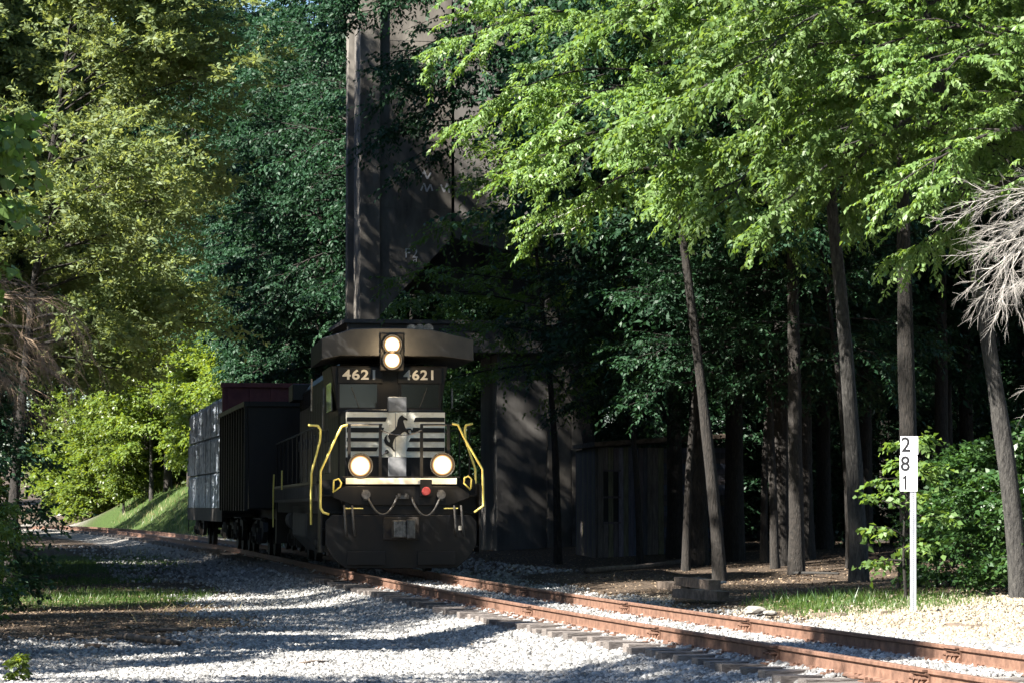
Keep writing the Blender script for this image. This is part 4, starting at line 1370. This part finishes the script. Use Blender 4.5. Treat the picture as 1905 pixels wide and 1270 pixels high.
# ------------------------------------------------------------------ bare branches
def bare_branch(name, label, origin, dirs, mat_, seed, L=2.0, r=.02, depth=3, curl=.1, kids=5, droop=.0):
    g = random.Random(seed)
    mb = MB()
    def go(p, d, ln, rad, lev):
        n = 7
        pts = [p]
        for k in range(n):
            d = (d + Vector((g.uniform(-curl, curl), g.uniform(-curl, curl), g.uniform(-curl, curl) - droop))).normalized()
            p = p + d * ln / n
            pts.append(p)
        mb.tube(pts, [rad * (1 - .8 * k / n) for k in range(n + 1)], 5 if lev == 0 else 4, False)
        if lev < depth:
            for _ in range(kids):
                k = g.randint(1, n)
                dd = (pts[min(k, n)] - pts[k - 1]).normalized()
                nd = (dd + Vector((g.gauss(0, .35), g.gauss(0, .35), g.gauss(0, .35)))).normalized()
                go(pts[k], nd, ln * g.uniform(.35, .6), rad * .5, lev + 1)
    for d, k in dirs:
        go(Vector((0, 0, 0)), Vector(d).normalized(), L * k, r, 0)
    t = tag(mb.build(name, mat_, None, smooth=True, loc=origin), label, 'branch')
    return t


def u(pa, pb, d):
    return at(*pb, d) - at(*pa, d)
o0 = at(2025, 330, 38)
bare_branch('dead_branch', 'dead grey branch with a spray of bare twigs before the leaning tree', o0,
            [((-1.0, -.1, -.55), 1.0), ((-.8, .15, -.85), 1.1), ((-.9, -.2, -.75), .9), ((-.55, .1, -1.0), 1.0), ((-1.0, .1, -.35), .85), ((-.35, 0, -1), 1.25)], M['dead'], 3, 1.5, .016, 3, .15, 8, .02)
o1 = at(-60, 560, 40)
bare_branch('bare_vine', 'tangle of bare arching vines hanging below the cedar', o1,
            [((1.0, 0, .9), .9), ((.9, .1, .5), 1.1), ((1, -.1, .2), 1.2), ((.7, .1, 1.3), .9), ((1, .2, -.1), 1.0)], M['deadbrown'], 8, 1.35, .016, 3, .28, 6, .13)
o2 = at(-90, 640, 41)
bare_branch('bare_vine', 'lower mat of brown bare twigs by the shrub under the cedar', o2,
            [((1.0, 0, .25), 1.0), ((.9, .1, .0), 1.0), ((1, -.1, -.25), 1.0), ((.7, .1, .5), .9), ((1, .2, -.4), .8)], M['deadbrown'], 9, 1.4, .014, 3, .2, 7, .08)
b0 = at(1115, 370, 60)
bare_branch('bare_branch', 'thin pale dead branch crossing in front of the coaling tower', b0, [((-1, 0, -.55), 1.0), ((-.8, .1, -.9), .6)], M['dead'], 4, 1.6, .022, 2, .10, 3, -.02)

# ------------------------------------------------------------------ things lying about
def log(name, label, cat, pts, r, m_, taper=.6):
    P = [Vector((p[0], p[1], gz(p[0], p[1]) + p[2])) for p in pts]
    Q = [P[0]]
    for a, b in zip(P, P[1:]):
        Q += [a.lerp(b, .5) + Vector((rnd.uniform(-.02, .02), rnd.uniform(-.02, .02), rnd.uniform(0, .02))), b]
    n = len(Q)
    mb = MB().tube(Q, [r * (1 - (1 - taper) * k / (n - 1)) * rnd.uniform(.85, 1.1) for k in range(n)], 8)
    return tag(mb.build(name, m_, None, smooth=True), label, cat)


a, b, c = on_ground(222, 1190), on_ground(260, 1197), on_ground(334, 1204)
log('fallen_branch', 'dark curved branch lying on the grey gravel', 'branch', [(a.x, a.y, .05), (b.x, b.y, .07), (c.x, c.y, .05)], .055, M['log'])
a, b = on_ground(158, 1206), on_ground(198, 1206)
log('fallen_stick', 'short dark stick lying beside the curved branch', 'stick', [(a.x, a.y, .03), (b.x, b.y, .03)], .035, M['log'])
a, b = on_ground(555, 1240), on_ground(610, 1236)
log('fallen_stick', 'thin brown stick on the near gravel before the train', 'stick', [(a.x, a.y, .03), (b.x, b.y, .03)], .022, M['log'])
a, b = on_ground(280, 1176), on_ground(345, 1174)
log('fallen_stick', 'flat grey stick lying just beyond the curved branch', 'stick', [(a.x, a.y, .02), (b.x, b.y, .02)], .03, M['log'])
a, b, c = on_ground(1705, 1082), on_ground(1780, 1076), on_ground(1905, 1080)
log('fallen_branch', 'long pale branch along the top of the gravel bank', 'branch', [(a.x, a.y, .03), (b.x, b.y, .06), (c.x, c.y, .04)], .03, M['dead'])
a, b = on_ground(1470, 1068), on_ground(1560, 1058)
log('fallen_branch', 'grey forked branch lying in the leaf litter', 'branch', [(a.x, a.y, .03), (b.x, b.y, .12)], .035, M['bark_grey'])
a, b = on_ground(1295, 1092), on_ground(1350, 1088)
log('fallen_branch', 'pale broken branch on the dark ground by the track', 'branch', [(a.x, a.y, .04), (b.x, b.y, .06)], .04, M['dead'])
a, b, c = (Vector(((px - 952.5) / F * d, d, 0)) for px, d in ((1090, 60.5), (1180, 62.0), (1275, 64.5)))
log('fallen_log', 'long dark fallen trunk in front of the plank shed', 'log', [(a.x, a.y, .05), (b.x, b.y, .08), (c.x, c.y, .10)], .07, M['log'])


def old_tie(label, px0, py0, px1, py1, w=.2, h=.13, m_=None, dz=0.0, name='old_sleeper'):
    a, b = on_ground(px0, py0), on_ground(px1, py1)
    d = b - a
    L_ = d.length
    mb = MB()
    n = 5
    g = random.Random(int(px0))
    vs = []
    for i in range(n + 1):
        x = L_ * i / n
        t = h + g.uniform(-.015, .015)
        vs += [(x, -w / 2 + g.uniform(-.012, .012), -.02), (x, w / 2 + g.uniform(-.012, .012), -.02), (x, w / 2 + g.uniform(-.012, .012), t), (x, -w / 2 + g.uniform(-.012, .012), t)]
    fs = [(i * 4 + j, i * 4 + (j + 1) % 4, i * 4 + 4 + (j + 1) % 4, i * 4 + 4 + j) for i in range(n) for j in range(4)] + [(3, 2, 1, 0), (n * 4, n * 4 + 1, n * 4 + 2, n * 4 + 3)]
    mb.add(vs, fs)
    o = mb.build(name, m_ or M['log'], None, loc=a + Vector((0, 0, dz)))
    o.rotation_euler = (0, 0, math.atan2(d.y, d.x))
    return tag(o, label, 'old sleeper')
old_tie('old dark sleeper lying beyond the far rail, nearest of a heap', 1262, 1108, 1345, 1122)
old_tie('old dark sleeper lying across the heap beyond the far rail', 1265, 1098, 1330, 1112, dz=.12)
old_tie('old grey sleeper at the back of the heap beyond the far rail', 1232, 1094, 1290, 1098)
old_tie('broken grey plank beside the far rail left of the milepost', 1518, 1146, 1592, 1143, .16, .06, M['log'], name='broken_plank')
old_tie('broken plank on the lit gravel right of the milepost', 1768, 1167, 1835, 1166, .14, .05, M['log'], name='broken_plank')
old_tie('flat splinter of wood at the foot of the milepost', 1640, 1143, 1700, 1139, .10, .04, M['log'], name='wood_splinter')
def boulder(label, px, py, s, seed):
    import bmesh
    p = on_ground(px, py)
    bm = bmesh.new(); bmesh.ops.create_icosphere(bm, subdivisions=2, radius=1)
    g = random.Random(seed)
    for v in bm.verts:
        v.co = Vector((v.co.x * 1.5, v.co.y, v.co.z * .6)) * s * g.uniform(.85, 1.1)
    me = bpy.data.meshes.new('rock'); bm.to_mesh(me); bm.free(); me.materials.append(M['stone_big'])
    o = bpy.data.objects.new('rock', me); COL.objects.link(o); o.location = p + Vector((0, 0, s * .25))
    return tag(o, label, 'rock')
boulder('pale rock beside the far rail by the weeds', 1403, 1138, .11, 1)
boulder('second smaller pale rock beside the far rail', 1432, 1142, .07, 2)

# ------------------------------------------------------------------ ground cover: gravel, litter, grass
def scatter(n, yr, mask_f, dens_pow=1.0, margin=30):
    """points on the ground within the view, thinned by a mask; more of them near the camera"""
    t = NR.uniform(0, 1, n)
    y = 1 / (1 / yr[0] * (1 - t) + 1 / yr[1] * t)
    px = NR.uniform(-margin, 1905 + margin, n)
    x = (px - 952.5) / F * y
    k = NR.uniform(0, 1, n) < mask_f(x, y) ** dens_pow
    return x[k], y[k]


def stone_nodes(name, mat_):
    ng = bpy.data.node_groups.new(name, 'GeometryNodeTree')
    ng.interface.new_socket('Geometry', in_out='INPUT', socket_type='NodeSocketGeometry')
    ng.interface.new_socket('Geometry', in_out='OUTPUT', socket_type='NodeSocketGeometry')
    N, L = ng.nodes, ng.links
    gi, go = N.new('NodeGroupInput'), N.new('NodeGroupOutput')
    ti = N.new('GeometryNodeGeometryToInstance')
    for k in range(5):
        ico = N.new('GeometryNodeMeshIcoSphere'); ico.inputs['Radius'].default_value = 1; ico.inputs['Subdivisions'].default_value = 2 if k < 2 else 1
        nz = N.new('ShaderNodeTexNoise'); nz.noise_dimensions = '4D'; nz.inputs['W'].default_value = k * 3.7; nz.inputs['Scale'].default_value = .9
        sub = N.new('ShaderNodeVectorMath'); sub.operation = 'SUBTRACT'; sub.inputs[1].default_value = (.5, .5, .5)
        L.new(nz.outputs['Color'], sub.inputs[0])
        sc = N.new('ShaderNodeVectorMath'); sc.operation = 'SCALE'; sc.inputs['Scale'].default_value = 1.6
        L.new(sub.outputs[0], sc.inputs[0])
        sp_ = N.new('GeometryNodeSetPosition'); L.new(ico.outputs[0], sp_.inputs[0]); L.new(sc.outputs[0], sp_.inputs['Offset'])
        sm = N.new('GeometryNodeSetMaterial'); sm.inputs['Material'].default_value = mat_; L.new(sp_.outputs[0], sm.inputs[0])
        L.new(sm.outputs[0], ti.inputs[0])
    ip = N.new('GeometryNodeInstanceOnPoints')
    L.new(gi.outputs[0], ip.inputs['Points']); L.new(ti.outputs[0], ip.inputs['Instance'])
    ip.inputs['Pick Instance'].default_value = True
    for nm, sock in (('rot', 'Rotation'), ('scl', 'Scale')):
        na = N.new('GeometryNodeInputNamedAttribute'); na.data_type = 'FLOAT_VECTOR'; na.inputs['Name'].default_value = nm
        L.new(na.outputs[0], ip.inputs[sock])
    L.new(ip.outputs[0], go.inputs[0])
    return ng


def gravel_mat(name, c1, c2):
    m, nt, p, out = new_mat(name)
    N, L = nt.nodes, nt.links
    oi = N.new('ShaderNodeObjectInfo')
    cr = N.new('ShaderNodeValToRGB')
    e = cr.color_ramp.elements
    e[0].position, e[1].position = 0, 1
    e[0].color, e[1].color = (*c1, 1), (*c2, 1)
    k = e.new(.5); k.color = (*[(a + b) / 2 * .95 for a, b in zip(c1, c2)], 1)
    L.new(oi.outputs['Random'], cr.inputs[0])
    L.new(cr.outputs[0], p.inputs['Base Color'])
    p.inputs['Roughness'].default_value = .85
    p.inputs['Specular IOR Level'].default_value = .25
    return m


def stones(name, x, y, smin, smax, mat_, label):
    n = len(x)
    z = ground_z(x, y)
    s = NR.uniform(0, 1, n) ** 1.6 * (smax - smin) + smin
    me = bpy.data.meshes.new(name)
    me.vertices.add(n)
    me.vertices.foreach_set('co', np.stack([x, y, z + s * .25], 1).astype(np.float32).ravel())
    for nm, arr in (('rot', NR.uniform(0, 6.28, (n, 3))), ('scl', np.stack([s * NR.uniform(.8, 1.35, n), s, s * NR.uniform(.55, .9, n)], 1))):
        a_ = me.attributes.new(nm, 'FLOAT_VECTOR', 'POINT')
        a_.data.foreach_set('vector', arr.astype(np.float32).ravel())
    o = bpy.data.objects.new(name, me)
    COL.objects.link(o)
    md = o.modifiers.new('stones', 'NODES')
    md.node_group = stone_nodes(name, mat_)
    tag(o, label, None, kind='stuff')
    return o


G_PALE = gravel_mat('ballast_stone', (0.10, 0.098, 0.095), (0.36, 0.352, 0.335))
G_TAN = gravel_mat('tan_stone', (0.15, 0.125, 0.092), (0.38, 0.325, 0.245))
x, y = scatter(330000, (24.0, 62), lambda x, y: gravel_mask(x, y) * (lateral(x, y) < 3.4))
tv = y - (tx(y) - x) * -0.21
k_ = np.searchsorted(np.array(TIES), tv).clip(1, len(TIES) - 1)
tie_d = np.minimum(np.abs(tv - np.array(TIES)[k_]), np.abs(tv - np.array(TIES)[k_ - 1]))
on_tie = (tie_d < .125) & (np.abs(lateral(x, y)) < 1.34) & (NR.uniform(0, 1, len(x)) < .82)
x, y = x[~on_tie], y[~on_tie]
stones('ballast_gravel', x, y, .012, .035, G_PALE, 'pale crushed stone ballast around the track')
x, y = scatter(120000, (27.0, 50), lambda x, y: gravel_mask(x, y) * (lateral(x, y) >= 3.0))
stones('tan_gravel', x, y, .012, .033, G_TAN, 'tan gravel of the bank around the milepost')
x, y = scatter(22000, (62, 120), lambda x, y: (np.abs(lateral(x, y)) < 5) * .6)
stones('dark_gravel', x, y, .03, .06, G_PALE, 'gravel along the shaded line')


def blades(name, x, y, h, w, mat_, label, lean=.35):
    n = len(x)
    z = ground_z(x, y) - .01
    an = NR.uniform(0, 6.28, n)
    hh = h * NR.uniform(.5, 1.25, n)
    b = np.stack([x, y, z], 1)
    s = np.stack([np.cos(an), np.sin(an), np.zeros(n)], 1) * (w * NR.uniform(.6, 1.2, n))[:, None]
    ld = np.stack([NR.normal(0, lean, n), NR.normal(0, lean, n), np.ones(n)], 1) * hh[:, None]
    V = np.stack([b - s, b + s, b + ld * .55 + s * .7, b + ld], 1).reshape(-1, 3)
    Fc = np.arange(len(V)).reshape(-1, 4)
    me = np_mesh(name, V, Fc, mat_, {'tint': np.repeat(NR.uniform(0, 1, n), 4)})
    o = bpy.data.objects.new(name, me)
    COL.objects.link(o)
    return tag(o, label, None, kind='stuff')


x, y = scatter(130000, (36, 100), lambda x, y: grass_mask(x, y))
blades('short_grass', x, y, .11, .008, L_GRASS, 'short green grass on the shaded verge')
x, y = scatter(70000, (100, 180), lambda x, y: grass_mask(x, y) * np.clip(.65 + .5 * vnoise(x, y, .9, 6), 0, 1))
blades('bank_grass', x, y, .30, .016, L_GRASS, 'sunlit grass on the bank beyond the lumber car')
x, y = scatter(90000, (100, 180), lambda x, y: grass_mask(x, y) * np.clip(.35 + .8 * vnoise(x, y, 1.3, 2), 0, 1))
blades('dry_bank_grass', x, y, .34, .012, L_DRY, 'dry pale stems in the bank grass')
# weeds by the milepost: taller blades in a loose drift
x, y = scatter(7000, (38, 50), lambda x, y: np.clip(vnoise(x, y, 2.6, 4) * 1.2 + .25, 0, 1) * np.clip(1 - ((px_x(1520, 1) * y - x) / 1.3) ** 2 - ((y - 43 + (x - 4) * .6) / 3.2) ** 2, 0, 1) * .8)
blades('weeds', x, y, .22, .012, L_MID, 'tall weeds growing between the far rail and the milepost', .3)
x, y = scatter(1500, (40, 52), lambda x, y: np.clip(1 - ((px_x(370, 1) * y - x) / 1.6) ** 2, 0, 1))
blades('dry_grass', x, y, .13, .006, L_DRY, 'dry straw on the dirt at the gravel edge', .8)


def litter(name, n, yr, mask_f, mat_, label, sz=.06):
    x, y = scatter(n, yr, mask_f)
    n = len(x)
    z = ground_z(x, y) + NR.uniform(.0, .02, n)
    c = np.stack([x, y, z], 1)
    d = norm(np.stack([NR.normal(0, 1, n), NR.normal(0, 1, n), NR.normal(0, .3, n)], 1)) * (sz * NR.uniform(.5, 1.2, n))[:, None]
    nn = norm(np.stack([NR.normal(0, .5, n), NR.normal(0, .5, n), np.ones(n)], 1))
    w = np.cross(d, nn) * .3
    V = np.stack([c, c + d * .5 + w, c + d, c + d * .5 - w], 1).reshape(-1, 3)
    me = np_mesh(name, V, np.arange(len(V)).reshape(-1, 4), mat_, {'tint': np.repeat(NR.uniform(0, 1, n), 4)})
    o = bpy.data.objects.new(name, me)
    COL.objects.link(o)
    return tag(o, label, None, kind='stuff')


litter('leaf_litter', 60000, (30, 85), lambda x, y: np.clip(1.0 - gravel_mask(x, y) * .93, 0, 1) * (lateral(x, y) > 2.0), L_BROWN, 'brown leaf litter on the forest floor')
litter('brown_debris', 90000, (26, 75), lambda x, y: np.clip(1.06 - gravel_mask(x, y), 0, 1) * (lateral(x, y) < -2.0), L_BROWN, 'brown leaf and twig debris on the dirt verge', .05)
